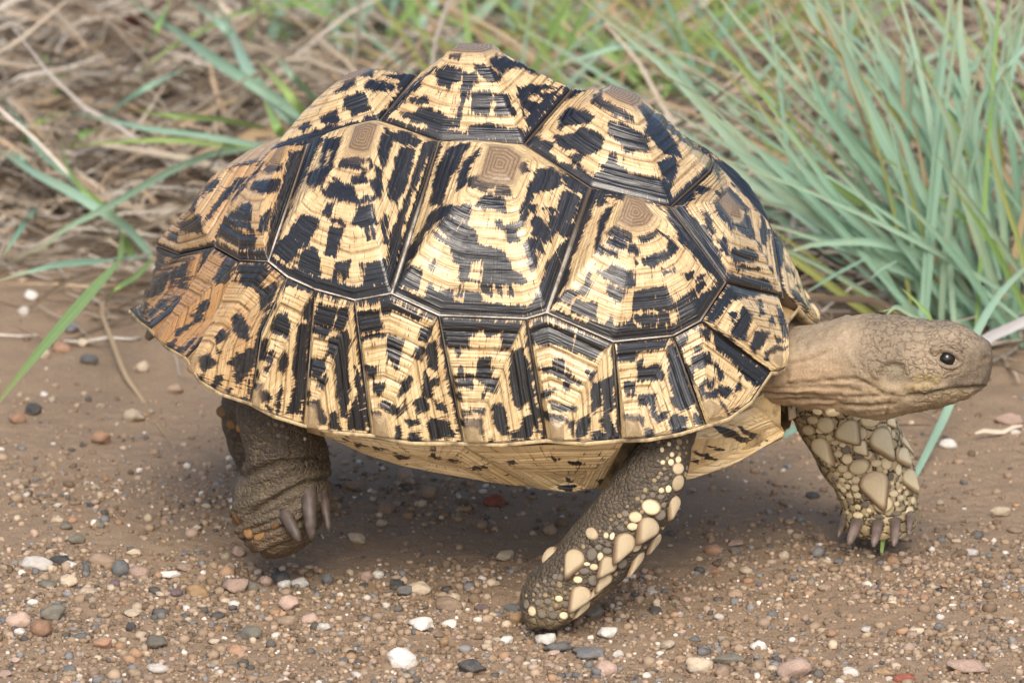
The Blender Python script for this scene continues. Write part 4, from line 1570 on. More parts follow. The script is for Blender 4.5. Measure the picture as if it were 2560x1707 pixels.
# near foreleg (positions read off the photograph's enlargement)
NF_SC = [(1270, 280, 22, 24, 0, 'r', 1), (1268, 345, 44, 40, 0, 'r', 0), (1266, 445, 46, 58, 10, 'r', 0), (1240, 590, 46, 62, 18, 'p', 0), (1075, 620, 60, 50, 20, 'r', 1), (965, 690, 42, 38, 0, 'r', 1),
         (1062, 758, 72, 74, 38, 'p', 0), (1236, 735, 34, 62, 22, 'p', 0), (895, 872, 66, 82, 28, 'p', 0), (655, 808, 50, 40, 30, 'r', 0), (945, 757, 35, 27, 0, 'r', 1), (860, 770, 30, 20, 25, 'o', 2), (348, 965, 45, 68, 25, 'r', 0),
         (535, 985, 66, 76, 24, 'p', 0), (655, 955, 34, 46, 10, 'r', 2), (775, 1025, 56, 62, 40, 'p', 0), (985, 985, 32, 76, 28, 'p', 0), (1110, 850, 34, 60, 35, 'p', 0), (750, 1128, 42, 60, 32, 'p', 0), (668, 1140, 40, 40, 30, 'r', 2),
         (580, 1240, 66, 76, 32, 'p', 0), (555, 1135, 31, 25, 0, 'r', 1), (702, 905, 24, 22, 0, 'o', 2), (715, 970, 20, 30, 10, 'o', 1), (670, 1045, 28, 24, 0, 'r', 1), (620, 1024, 22, 14, 0, 'o', 1), (765, 930, 32, 24, 0, 'o', 2),
         (1142, 675, 38, 38, 0, 'r', 2), (1165, 605, 22, 22, 0, 'o', 2), (490, 1115, 20, 20, 0, 'o', 2), (755, 820, 18, 22, 0, 'o', 1), (800, 825, 16, 26, 20, 'o', 1), (768, 885, 18, 20, 0, 'o', 2), (1218, 300, 22, 24, 0, 'o', 1),
         (1200, 490, 22, 26, 0, 'o', 1), (1150, 500, 20, 20, 0, 'o', 1), (1185, 415, 18, 20, 0, 'o', 2), (1145, 545, 24, 20, 0, 'o', 2), (870, 1022, 32, 40, 30, 'o', 2), (975, 900, 28, 42, 30, 'o', 1), (1290, 610, 20, 50, 15, 'p', 0),
         (430, 1120, 26, 26, 0, 'o', 2), (395, 1115, 22, 22, 0, 'o', 2), (600, 1075, 36, 24, 0, 'o', 2), (500, 1070, 0.1, 0.1, 0, 'o', 2), (1160, 300, 16, 16, 0, 'o', 1), (1225, 245, 16, 18, 0, 'o', 1), (1155, 210, 14, 18, 0, 'o', 1), (1205, 170, 13, 16, 0, 'o', 1),
         (230, 1360, 30, 36, 10, 'o', 1), (300, 1385, 30, 28, 0, 'o', 2), (380, 1390, 32, 30, 0, 'o', 2), (455, 1390, 30, 28, 0, 'o', 1), (520, 1375, 26, 36, 0, 'o', 1), (190, 1310, 24, 34, 10, 'o', 2), (420, 1270, 26, 24, 0, 'o', 1), (340, 1290, 26, 24, 0, 'o', 2),
         (470, 1310, 28, 26, 0, 'o', 2), (270, 1300, 24, 24, 0, 'o', 2), (600, 1320, 30, 60, 40, 'p', 0), (700, 1200, 26, 54, 45, 'p', 0)]
MATS3 = ['scale_pale', 'scale_cream', 'scale_grey']
for x, y, rx, ry, an, sh, mi in NF_SC:
    if rx > 1:
        put_scale(*c6(x, y), rx / 2.851 * 1.22, ry / 2.851 * 1.18, an, sh, MATS3[mi])
FF_SC = [(480, 255, 42, 40, 0, 'r', 1), (612, 265, 62, 52, 0, 'r', 1), (440, 330, 44, 38, 0, 'r', 1), (400, 415, 48, 50, -20, 'r', 1), (545, 370, 66, 74, -35, 'r', 1), (720, 410, 100, 80, -40, 'p', 1), (505, 545, 74, 96, -35, 'p', 1), (915, 335, 86, 54, 0, 'r', 1),
         (1000, 485, 92, 104, -35, 'p', 1), (830, 550, 58, 50, -40, 'p', 1), (1180, 620, 70, 60, -45, 'p', 1), (825, 720, 82, 66, -30, 'r', 1), (950, 850, 108, 118, -20, 'p', 0), (1235, 805, 68, 78, -35, 'p', 1), (1025, 1030, 76, 70, 0, 'r', 1), (725, 655, 42, 44, 0, 'r', 1),
         (690, 735, 40, 36, 0, 'r', 1), (730, 790, 38, 34, 0, 'r', 1), (800, 832, 34, 34, 0, 'r', 1), (795, 900, 34, 30, 0, 'r', 1), (732, 885, 26, 26, 0, 'o', 1), (650, 615, 36, 32, 0, 'o', 1), (625, 520, 32, 22, 0, 'o', 1), (690, 540, 26, 20, 0, 'o', 1), (820, 640, 36, 22, 0, 'o', 2),
         (900, 622, 38, 34, 0, 'r', 1), (970, 690, 44, 32, 0, 'o', 1), (1055, 690, 44, 54, 0, 'r', 1), (1018, 620, 26, 30, 0, 'o', 1), (1155, 745, 28, 46, 0, 'o', 1), (1090, 805, 26, 30, 0, 'o', 2), (1115, 945, 36, 30, 0, 'r', 1), (745, 960, 28, 26, 0, 'o', 1), (812, 960, 32, 26, 0, 'o', 1),
         (695, 910, 26, 30, 0, 'o', 1), (880, 1035, 32, 30, 0, 'o', 2), (815, 1055, 28, 24, 0, 'o', 1), (850, 445, 38, 50, 0, 'r', 1), (715, 575, 40, 40, 0, 'o', 2), (1070, 420, 26, 40, 0, 'o', 1), (1110, 450, 22, 36, 0, 'o', 1), (1085, 350, 40, 34, -40, 'p', 1), (1205, 520, 26, 60, -30, 'p', 1),
         (805, 310, 34, 28, 0, 'o', 1), (370, 310, 28, 26, 0, 'o', 2), (500, 420, 34, 30, 0, 'o', 1), (575, 475, 26, 30, 0, 'o', 1), (690, 830, 24, 22, 0, 'o', 1), (760, 845, 22, 18, 0, 'o', 1), (660, 880, 22, 26, 0, 'o', 1), (640, 780, 26, 24, 0, 'o', 1), (1165, 1035, 24, 22, 0, 'o', 2),
         (1140, 1030, 22, 22, 0, 'o', 1), (1275, 1000, 30, 34, 0, 'o', 1), (1240, 1090, 44, 40, 0, 'r', 1), (820, 1125, 46, 26, 0, 'r', 1), (985, 1135, 40, 20, 0, 'o', 2), (1135, 1110, 40, 22, 0, 'o', 2), (810, 1170, 60, 26, 0, 'o', 2), (970, 1180, 58, 22, 0, 'o', 2), (1120, 1165, 54, 26, 0, 'o', 2)]
for x, y, rx, ry, an, sh, mi in FF_SC:
    put_scale(*c7(x, y), rx / 3.336 * 1.27, ry / 3.336 * 1.25, an, sh, MATS3[mi])
for x, y, rx, ry, an, sh, mi in [(722, 460, 28, 26, 0, 'o', 'scale_grey'), (795, 478, 26, 24, 0, 'o', 'scale_grey'), (940, 490, 20, 18, 0, 'o', 'scale_cream'), (565, 1295, 66, 44, -35, 'r', 'scale_orange'), (470, 1270, 50, 60, -30, 'r', 'scale_orange'), (365, 1150, 24, 80, -8, 'r', 'scale_orange'),
                                 (700, 1215, 50, 28, -35, 'r', 'scale_orange'), (640, 365, 22, 20, 0, 'o', 'scale_grey'), (700, 370, 24, 22, 0, 'o', 'scale_grey'), (755, 380, 24, 22, 0, 'o', 'scale_grey'), (250, 265, 100, 60, 0, 'r', 'scale_orange'), (330, 370, 60, 50, 0, 'r', 'scale_orange'),
                                 (390, 400, 46, 40, 0, 'r', 'scale_orange'), (200, 190, 60, 34, 20, 'r', 'scale_orange')]:
    put_scale(*c8(x, y), rx / 3.336, ry / 3.336, an, sh, mi)


# filler scales between the big ones
def fill(cv, sc_, zone_, done, n, rlo, rhi, mats, seed):
    rs = random.Random(seed)
    xs, ys = [p[0] for p in zone_], [p[1] for p in zone_]
    put = [(x, y, max(rx, ry)) for x, y, rx, ry, *_ in done]
    got = 0
    for _ in range(4000):
        if got >= n:
            break
        x, y, r = rs.uniform(min(xs), max(xs)), rs.uniform(min(ys), max(ys)), rs.uniform(rlo, rhi)
        if not inside(np.array([[x, y]]), zone_)[0] or any((x - a) ** 2 + (y - b) ** 2 < ((r + c) * .95) ** 2 for a, b, c in put):
            continue
        put.append((x, y, r))
        h_, _n = hit(*cv(x, y))
        if h_ is None or abs(h_[1]) < .045:
            continue
        put_scale(*cv(x, y), r / sc_ * rs.uniform(.9, 1.25), r / sc_ * rs.uniform(.9, 1.3), rs.uniform(-20, 40), 'o', rs.choice(mats))
        got += 1


fill(c6, 2.851, [(1130, 150), (1335, 150), (1335, 600), (1060, 880), (700, 1240), (540, 1410), (170, 1400), (160, 1240), (480, 1040), (690, 780), (1000, 540), (1110, 400)], NF_SC, 105, 12, 26,
     ['scale_grey', 'scale_grey', 'scale_tan', 'scale_dark', 'scale_tan'], 3)
fill(c7, 3.336, [(330, 260), (1090, 280), (1300, 800), (1300, 1000), (1270, 1110), (720, 1110), (660, 900), (480, 620)], FF_SC, 70, 16, 30, ['scale_cream', 'scale_cream', 'scale_grey'], 4)


# --- claws: tapering curved horns set into the feet
def claw(p0, p1, r, mat, bend=.15):
    p0, p1 = np.array(p0), np.array(p1)
    ax = p1 - p0
    L = np.linalg.norm(ax)
    ax /= L
    up = np.array([0, 0, 1.0]) - ax * ax[2]
    sd = np.cross(ax, [.3, -1, .1])
    sd /= np.linalg.norm(sd)
    u2 = np.cross(sd, ax)
    V, Fc = [], []
    m, n = 9, 12
    for i in range(m):
        f = i / (m - 1)
        rr_ = r * (1 - .55 * f ** 1.6) * (1.0 if i < m - 1 else .45)
        c = p0 + ax * L * f + u2 * bend * L * math.sin(f * math.pi) * .5
        for k in range(n):
            t = 2 * math.pi * k / n
            V.append(c + sd * rr_ * math.cos(t) + u2 * rr_ * .8 * math.sin(t))
    for i in range(m - 1):
        for k in range(n):
            k2 = (k + 1) % n
            Fc.append((i * n + k, i * n + k2, (i + 1) * n + k2, (i + 1) * n + k))
    Fc.append(tuple((m - 1) * n + k for k in range(n)))
    return mesh_obj('claw', V, Fc, mat, body)


def claw_px(cv, base, tip, wpx, sc_, y, mat, yd=-.006):
    u1, v1 = cv(*base)
    h, n = hit(u1, v1)
    p0 = at(u1, v1, y) if h is None else h
    u2, v2 = cv(*tip)
    p1 = at(u2, v2, p0[1] + yd)
    p0 = p0 + (p0 - p1) * .25 + np.array([0, .004, 0])
    return claw(p0, p1, wpx / sc_ * PXM * .5, mat)


for b, tp, wd in (((690, 1150), (652, 1305), 52), ((800, 1185), (735, 1372), 88), ((968, 1195), (945, 1390), 82), ((1115, 1185), (1116, 1385), 78), ((1232, 1120), (1240, 1290), 52)):
    claw_px(c7, b, tp, wd * 1.4, 3.336, .07, M['claw'], -.016)
for b, tp, wd in (((770, 1130), (900, 1345), 100), ((960, 1010), (1000, 1335), 108), ((1090, 1010), (1140, 1265), 72)):
    claw_px(c8, b, tp, wd * 1.35, 3.336, -.10, M['claw_hind'], -.008)

# --- eyes
for far in (False, True):
    h, n = hit(2368, 896)
    if far:
        h, n = mir(h), mir(n)
    sgn = 1 if far else -1
    me_ = bpy.data.meshes.new('eye')
    ec = h - n * .0018
    V, Fc = [], []
    for i in range(13):
        th = math.pi * i / 12
        for k in range(20):
            ph = 2 * math.pi * k / 20
            V.append(ec + .0050 * np.array([math.sin(th) * math.cos(ph), math.cos(th), math.sin(th) * math.sin(ph)]))
    for i in range(12):
        for k in range(20):
            k2 = (k + 1) % 20
            Fc.append((i * 20 + k, i * 20 + k2, (i + 1) * 20 + k2, (i + 1) * 20 + k))
    eye = mesh_obj('eye', V, Fc, M['eye'], body)
    # lids: an almond shaped ring round the ball
    ax = np.array([n[0], n[1], n[2]])
    ax /= np.linalg.norm(ax)
    xf = np.array([1.0, 0, 0]) - ax * ax[0]
    xf /= np.linalg.norm(xf)
    yu = np.cross(ax, xf) * (1 if far else 1)
    if yu[2] < 0:
        yu = -yu
    V, Fc = [], []
    m, q_ = 40, 8
    for i in range(m):
        t = 2 * math.pi * i / m
        a, b = math.cos(t), math.sin(t)
        ra = .0062 + .0016 * abs(a) ** 4
        cx = xf * a * ra + yu * b * .0049 - yu * .0008 * a
        for k in range(q_):
            ps = 2 * math.pi * k / q_
            rr_ = .0022 if b > 0 else .0015
            dirr = xf * a + yu * b
            V.append(h + cx + ax * (.0014 - .0014 * abs(a) ** 3) + dirr * rr_ * math.cos(ps) + ax * rr_ * math.sin(ps))
    for i in range(m):
        for k in range(q_):
            i2, k2 = (i + 1) % m, (k + 1) % q_
            Fc.append((i * q_ + k, i2 * q_ + k, i2 * q_ + k2, i * q_ + k2))
    mesh_obj('eyelid', V, Fc, M['lid'], eye)

# ------------------------------------------------------------------ stones
def rock_mesh(k, shape):
    import bmesh
    bm = bmesh.new()
    bmesh.ops.create_icosphere(bm, subdivisions=3 if k < 100 else 1, radius=1)
    P = np.array([v.co[:] for v in bm.verts])
    rs = np.random.RandomState(100 + k)
    r = np.ones(len(P))
    if shape in ('a', 's'):
        m = rs.normal(size=(11, 3))
        m /= np.linalg.norm(m, axis=1, keepdims=True)
        dd = rs.uniform(.62, .95, 11)
        q = P @ m.T
        r = np.where(q > .08, dd / np.maximum(q, .08), 9).min(1)
        r = np.minimum(r, 1.25)
    r = r * (1 + (fbm(P + k, 1.3, 2, k) - .5) * (.7 if shape == 'r' else .35) + (fbm(P + k, 4.5, 3, k + 5) - .5) * .28)
    Q = P * r[:, None]
    if shape == 's':
        Q[:, 2] *= .55
    for v, c in zip(bm.verts, Q):
        v.co = c
    me_ = bpy.data.meshes.new('pebble')
    bm.to_mesh(me_)
    bm.free()
    me_.polygons.foreach_set('use_smooth', np.ones(len(me_.polygons), bool))
    me_.materials.append(STONE['tan'])
    return me_


ROCKS = {s: [rock_mesh(i * 3 + j, s) for i in range(6)] for j, s in enumerate('ras')}


def pebble(u, v, wpx, hpx, colr, shp, label, group=None, name='pebble', tilt=0.0):
    p = atz(u, v + hpx * .18, 0)
    p = atz(u, v + hpx * .18, gz(p[0], p[1]))
    dist = np.linalg.norm(p - CAM)
    pm = dist / F
    o = bpy.data.objects.new(name, rnd.choice(ROCKS[shp]))
    C.objects.link(o)
    sx = wpx * pm / 2 * 1.05
    szz = hpx * pm / 2 * .98
    sy = min(sx, max(szz * 1.3, sx * .6))
    o.location = (p[0], p[1], gz(p[0], p[1]) + szz * .55)
    o.scale = (sx, sy, szz * (1.5 if shp == 's' else 1.0))
    o.rotation_euler = (rnd.uniform(-.25, .25), tilt, rnd.uniform(-.5, .5) + rnd.choice((0, math.pi)))
    o.material_slots[0].link = 'OBJECT'
    o.material_slots[0].material = STONE[colr]
    tag(o, label, 'pebble' if name == 'pebble' else 'stone', group)
    return o


ST = [
    (86, 1415, 72, 46, 'white', 'a', 'large white pitted stone with dark specks, near the left edge of the gravel'),
    (152, 1397, 62, 36, 'dark', 's', 'dark slate stone just behind the large white pitted stone'),
    (216, 1423, 28, 34, 'grey', 'a', 'upright blue grey pebble between white crumbs, left of the smooth tan stone'),
    (180, 1414, 32, 24, 'white', 'a', 'small white angular pebble in front of the dark slate stone'),
    (258, 1397, 70, 36, 'tan', 'r', 'smooth oval tan stone lying left of the round grey pebble'),
    (303, 1423, 43, 44, 'grey', 'r', 'round flat grey pebble between the smooth tan stone and the pink stone'),
    (347, 1432, 60, 40, 'pink', 'r', 'rounded rough pink stone touching the round grey pebble'),
    (428, 1437, 55, 28, 'white', 's', 'greyish white flat pebble behind the small ochre slab'),
    (464, 1419, 40, 28, 'tan', 's', 'flat beige flake leaning behind the small ochre slab'),
    (457, 1447, 48, 25, 'ochre', 's', 'small ochre slab in front of the greyish white flat pebble'),
    (494, 1479, 70, 42, 'ochre', 'a', 'large orange ochre stone, biggest one below the lifted hind foot'),
    (441, 1485, 32, 20, 'purple', 'r', 'dark purple grey pebble left of the large orange ochre stone'),
    (289, 1463, 28, 20, 'purple', 'r', 'small purple pebble below the rough pink stone'),
    (165, 1461, 42, 32, 'cream', 'a', 'cream angular pebble with a sharp top, below the upright blue grey pebble'),
    (218, 1483, 50, 26, 'cream', 'r', 'cream lumpy pebble right of the sharp cream one'),
    (117, 1465, 45, 24, 'olive', 's', 'greenish grey flat pebble left of the sharp cream pebble'),
    (589, 1467, 64, 46, 'pink', 'a', 'big pinkish beige crumbly stone right of the orange ochre stone'),
    (629, 1465, 40, 30, 'olive', 'a', 'greenish white pebble leaning on the pinkish beige crumbly stone'),
    (664, 1457, 30, 26, 'pink', 'r', 'beige pebble between the greenish white pebble and a black shard'),
    (698, 1450, 40, 36, 'dark', 'a', 'blackish shard standing behind the bright white knobbly pebble'),
    (713, 1470, 32, 32, 'white', 'a', 'bright white knobbly pebble in front of the blackish shard'),
    (748, 1459, 50, 28, 'white', 'r', 'off white oval stone right of the bright white knobbly pebble'),
    (819, 1452, 28, 32, 'grey', 'r', 'blue grey pebble standing alone, right of the off white oval stone'),
    (731, 1509, 48, 36, 'pink', 'a', 'crumbly pink lump below the off white oval stone'),
    (133, 1538, 60, 62, 'olive', 's', 'brown grey slab standing on edge beside the pink stones at lower left'),
    (48, 1551, 65, 42, 'pink', 'r', 'pinkish grey rounded stone near the lower left corner'),
    (102, 1575, 56, 50, 'orange', 'r', 'orange pink stone below the brown grey slab'),
    (203, 1593, 42, 28, 'grey', 'r', 'blue grey oval pebble right of the orange pink stone'),
    (260, 1611, 50, 30, 'orange', 'a', 'orange tan lump right of the blue grey oval pebble'),
    (351, 1589, 30, 32, 'cream', 'a', 'cream block touching the grey brown slab'),
    (391, 1606, 55, 38, 'olive', 's', 'grey brown slab right of the cream block'),
    (327, 1575, 24, 26, 'dark', 'r', 'dark grey rounded pebble left of the cream block'),
    (629, 1585, 60, 42, 'olive', 'a', 'greenish grey wedge half buried in dirt, lower left of centre'),
    (398, 1673, 46, 28, 'white', 'r', 'bright white smooth pebble near the bottom edge'),
    (592, 1626, 45, 30, 'orange', 'r', 'orange brown pebble below the greenish grey wedge'),
    (373, 1693, 30, 24, 'tan', 'r', 'tan pebble leaning on the bright white smooth pebble'),
    (84, 1507, 26, 20, 'white', 'r', 'little white pebble above the pinkish grey rounded stone'),
    (810, 1571, 34, 22, 'white', 'r', 'small white oval pebble in the dirt between hind foot and fore foot'),
    (775, 1547, 42, 26, 'pink', 'r', 'mauve grey pebble above the small white oval pebble'),
    (717, 1554, 48, 28, 'tan', 'r', 'brown dirt crusted pebble left of the mauve grey pebble'),
    (334, 1532, 42, 20, 'cream', 's', 'thin cream flake in the dirt below the purple pebble'),
    (49, 1582, 28, 22, 'white', 'r', 'white round pebble under the pinkish grey rounded stone'),
    (175, 1675, 36, 26, 'grey', 's', 'flat bluish grey pebble near the bottom left'),
    (1006, 1649, 82, 60, 'white', 'a', 'big cream and white boulder like stone at the bottom centre'),
    (1176, 1671, 62, 52, 'dark', 'a', 'dark grey triangular stone right of the big cream stone'),
    (1395, 1617, 70, 34, 'grey', 's', 'left of the two long slate slabs below the planted fore foot'),
    (1475, 1635, 84, 34, 'grey', 's', 'right of the two long slate slabs below the planted fore foot'),
    (1057, 1562, 60, 38, 'white', 's', 'white slanting slab above the big cream stone'),
    (1128, 1560, 40, 22, 'white', 's', 'small flat white chip right of the white slanting slab'),
    (1365, 1598, 48, 38, 'white', 'a', 'white angular stone directly above the left slate slab'),
    (1518, 1585, 50, 40, 'white', 'a', 'white pinkish angular stone above the right slate slab'),
    (1478, 1529, 62, 46, 'olive', 'r', 'round grey speckled stone against the planted fore foot'),
    (1295, 1551, 40, 40, 'ochre', 'a', 'ochre tan block just left of the planted fore foot'),
    (1332, 1567, 48, 26, 'pink', 'a', 'pink orange chip below the planted fore foot'),
    (1286, 1521, 40, 26, 'grey', 'r', 'slate pebble behind the ochre tan block at the fore foot'),
    (1046, 1474, 56, 38, 'cream', 'r', 'curved cream stone right of the dark slate pair'),
    (990, 1466, 40, 30, 'dark', 'a', 'dark slate pebble, left one of the pair beside the curved cream stone'),
    (1014, 1480, 34, 28, 'grey', 'a', 'slate pebble, right one of the pair beside the curved cream stone'),
    (917, 1439, 33, 29, 'pink', 'r', 'pink round pebble alone on bare dirt below the belly'),
    (1264, 1393, 46, 32, 'cream', 'a', 'cream brown lump in the shade left of the planted fore leg'),
    (893, 1350, 46, 42, 'cream', 'a', 'pale triangular stone right of the hind claws'),
    (1235, 1256, 56, 34, 'red', 'r', 'rust red smooth stone in the shade below the belly'),
    (964, 1269, 44, 36, 'tan', 'r', 'beige round stone in the shade below the belly'),
    (1078, 1230, 34, 38, 'tan', 'a', 'beige block in the shade under the middle of the plastron'),
    (1014, 1190, 42, 34, 'tan', 'r', 'brownish beige stone in deepest shade under the shell'),
    (880, 1215, 44, 30, 'tan', 'a', 'dull tan lump behind the hind claws'),
    (955, 1308, 28, 20, 'cream', 'r', 'small cream pebble below the beige round stone in the shade'),
    (1050, 1262, 24, 22, 'cream', 'a', 'small pale chip in the shade left of the rust red stone'),
    (1110, 1611, 28, 32, 'ochre', 'a', 'ochre upright pebble above the dark triangular stone'),
    (1216, 1618, 38, 24, 'cream', 'a', 'cream chip between the dark triangular stone and a white cube'),
    (1266, 1604, 30, 26, 'white', 'a', 'white cube like pebble left of the slate slabs'),
    (1383, 1635, 32, 24, 'pink', 'a', 'pink chip in front of the left slate slab'),
    (1639, 1523, 38, 22, 'dark', 'a', 'dark slate block on bare dirt right of the planted fore foot'),
    (1546, 1635, 30, 20, 'white', 'r', 'white chip right of the right slate slab'),
    (1514, 1675, 55, 36, 'pink', 'r', 'pinkish grey lump below the right slate slab'),
    (1670, 1613, 42, 28, 'cream', 'a', 'cream angular pebble low in the middle right gravel'),
    (1205, 1313, 26, 26, 'tan', 'a', 'beige pebble below the rust red stone'),
    (1375, 1324, 34, 28, 'tan', 'r', 'beige grey pebble behind the planted fore leg'),
    (1985, 1679, 86, 56, 'pink', 'r', 'big white topped pink stone on the bottom edge right of centre'),
    (2126, 1673, 58, 30, 'white', 'a', 'white stone right of the white topped pink stone'),
    (2417, 1664, 100, 46, 'pink', 'a', 'largest pinkish brown stone at the lower right corner'),
    (1824, 1646, 76, 32, 'olive', 's', 'flat greenish grey slab at the bottom right of centre'),
    (1744, 1671, 75, 40, 'cream', 'a', 'cream crumbly stone below the flat greenish grey slab'),
    (1806, 1684, 38, 34, 'tan', 'r', 'beige round pebble between the cream crumbly stone and the pink one'),
    (2290, 1580, 40, 24, 'cream', 'a', 'cream lump on smooth dirt at lower right'),
    (1782, 1377, 42, 30, 'orange', 'r', 'orange brown pebble right of the planted fore leg'),
    (1839, 1361, 44, 20, 'pink', 's', 'long pinkish pebble above a slate one, between the fore legs'),
    (1837, 1376, 28, 16, 'grey', 'r', 'slate pebble tucked under the long pinkish pebble'),
    (1960, 1390, 28, 24, 'cream', 'r', 'cream round pebble below the gap between the fore legs'),
    (1866, 1428, 30, 20, 'cream', 'r', 'cream oval pebble lower left of the far fore foot'),
    (2069, 1401, 24, 20, 'white', 'a', 'white chip below the far fore foot'),
    (2098, 1406, 28, 18, 'grey', 'r', 'blue grey pebble right of the white chip below the far fore foot'),
    (2053, 1348, 28, 26, 'tan', 'r', 'brown grey pebble left of the far fore foot claws'),
    (2033, 1240, 34, 20, 'dark', 'r', 'dark pebble on bare dirt left of the far fore leg'),
    (2429, 1381, 34, 18, 'white', 'a', 'white long chip right of the far fore foot'),
    (2501, 1284, 42, 28, 'cream', 'a', 'cream stone right of the far fore leg near the right edge'),
    (2536, 1327, 42, 22, 'tan', 'r', 'tan flat pebble at the right edge below the cream stone'),
    (2370, 1114, 46, 30, 'white', 'r', 'greyish white round stone right of the green blade by the far fore leg'),
    (2526, 1050, 64, 40, 'pink', 'a', 'pinkish white stone at the right edge below the snout'),
    (2080, 1585, 26, 20, 'orange', 'r', 'small orange pebble on smooth dirt lower right'),
    (2208, 1679, 50, 20, 'ochre', 's', 'ochre flake at the bottom edge right of the white stone'),
    (2263, 1697, 50, 28, 'red', 'r', 'red orange stone cut by the bottom edge'),
    (1897, 1620, 38, 30, 'white', 'a', 'white lump right of the flat greenish grey slab'),
    (333, 1043, 48, 42, 'cream', 'a', 'cream angular stone left of the dry stalk tip'),
    (261, 1101, 44, 38, 'orange', 'a', 'orange and white pebble alone on bare dirt at left'),
    (84, 1026, 46, 40, 'dark', 'a', 'dark grey stone behind the orange pink pebble at left'),
    (46, 1050, 44, 32, 'orange', 'r', 'orange pink pebble touching the dark grey stone at left'),
    (435, 977, 42, 28, 'tan', 'r', 'tan stone under the rear rim of the shell'),
    (110, 984, 20, 16, 'white', 'r', 'small white pebble above the dark grey stone at left'),
    (358, 920, 32, 32, 'cream', 'r', 'cream pebble just right of the dry stalk'),
    (222, 901, 46, 32, 'grey', 'r', 'slate stone left of the dry stalk'),
    (155, 874, 46, 28, 'orange', 'r', 'tan orange stone beside the long green blade'),
    (209, 696, 52, 24, 'dark', 's', 'dark slate flake above the dry flat blade at left'),
    (77, 741, 36, 30, 'white', 'r', 'white round stone near the left edge behind the green blade'),
    (61, 780, 28, 30, 'white', 'a', 'white double pebble below the white round stone at left'),
    (206, 631, 30, 22, 'cream', 'r', 'cream pebble above the dark slate flake at left'),
    (178, 824, 38, 30, 'grey', 's', 'blue grey flake half buried beside the long green blade'),
    (214, 860, 30, 24, 'cream', 'a', 'pale chip between the slate stone and the tan orange stone'),
    (108, 890, 30, 34, 'cream', 'r', 'cream pebble partly hidden by the long green blade'),
    (144, 1297, 32, 16, 'cream', 'r', 'cream oval pebble on the left above the row of stones'),
    (165, 1316, 32, 22, 'olive', 'r', 'yellow green pebble right below the cream oval pebble'),
    (86, 1335, 24, 26, 'pink', 'a', 'beige chip left of the yellow green pebble'),
    (190, 1352, 48, 26, 'olive', 'r', 'grey brown pebble above the dark slate stone'),
    (337, 1377, 34, 22, 'cream', 'a', 'small cream chip behind the round grey pebble'),
    (565, 1389, 24, 20, 'cream', 'r', 'cream round pebble below the lifted hind foot'),
    (596, 1380, 36, 28, 'pink', 'r', 'pinkish pebble right of the cream round pebble below the hind foot'),
    (247, 1312, 26, 20, 'olive', 'r', 'yellowish pebble alone on the smooth dirt at left'),
    (1111, 1515, 66, 36, 'tan', 'a', 'flat tan dirt lump between the curved cream stone and the fore foot'),
    (1165, 1450, 20, 16, 'white', 'r', 'tiny white pebble on bare dirt, left one of two below the belly'),
    (1205, 1447, 24, 16, 'white', 'r', 'tiny pinkish white pebble, right one of two below the belly'),
    (1204, 1520, 34, 22, 'purple', 'r', 'purple grey pebble left of the slate pebble at the fore foot'),
    (1136, 1494, 30, 22, 'cream', 'r', 'cream pebble above the flat tan dirt lump'),
]
spots = []
for s_ in ST:
    o = pebble(*s_)
    spots.append((o.location.x, o.location.y, o.scale.x))

# alike small pebbles scattered between them: one label per colour kind
KIND = {'white': 'whitish', 'cream': 'cream yellow', 'pink': 'pinkish', 'tan': 'tan brown', 'grey': 'slate grey', 'orange': 'orange brown', 'dark': 'blackish'}
SHAPE = {'r': 'rounded', 'a': 'angular', 's': 'flat'}


def zone(u, v):
    if v > 1400:
        if u < 430:
            return 'in the front gravel at the lower left'
        if u < 900:
            return 'in the front gravel below the hind foot'
        if u < 1300:
            return 'in the front gravel left of the planted fore foot'
        if u < 1760:
            return 'in the front gravel below the planted fore foot'
        return 'in the front gravel at the lower right' if v > 1560 else 'on the dirt below the far fore foot'
    if u < 560:
        return 'on the dirt left of the hind foot' if v > 1130 else 'on the bare dirt behind the shell at left'
    if u < 1560:
        return 'in the shade under the shell'
    return 'on the dirt between the fore legs' if u < 2100 else 'on the dirt right of the far fore leg'


def gravel_density(u, v):
    """how stony the ground is at a photo point"""
    d = .10
    d += .48 * sstep(1395, 1450, v + (u - 1280) * -.018 + 20 * math.sin(u * .006))          # the stony strip in front
    d += .30 * math.exp(-((v - (1240 + (u - 300) * .05)) / 80) ** 2) * (u < 620)
    d += .45 * math.exp(-((v - 1410) / 70) ** 2) * sstep(1700, 1850, u)
    d += .35 * math.exp(-(((u - 1050) / 260) ** 2 + ((v - 1240) / 60) ** 2))
    d -= .22 * math.exp(-(((u - 1250) / 500) ** 2 + ((v - 1390) / 38) ** 2))
    d -= .45 * math.exp(-(((u - 2150) / 420) ** 2 + ((v - 1560) / 50) ** 2))
    d -= .12 * (v < 1000)
    return max(.03, float(d))


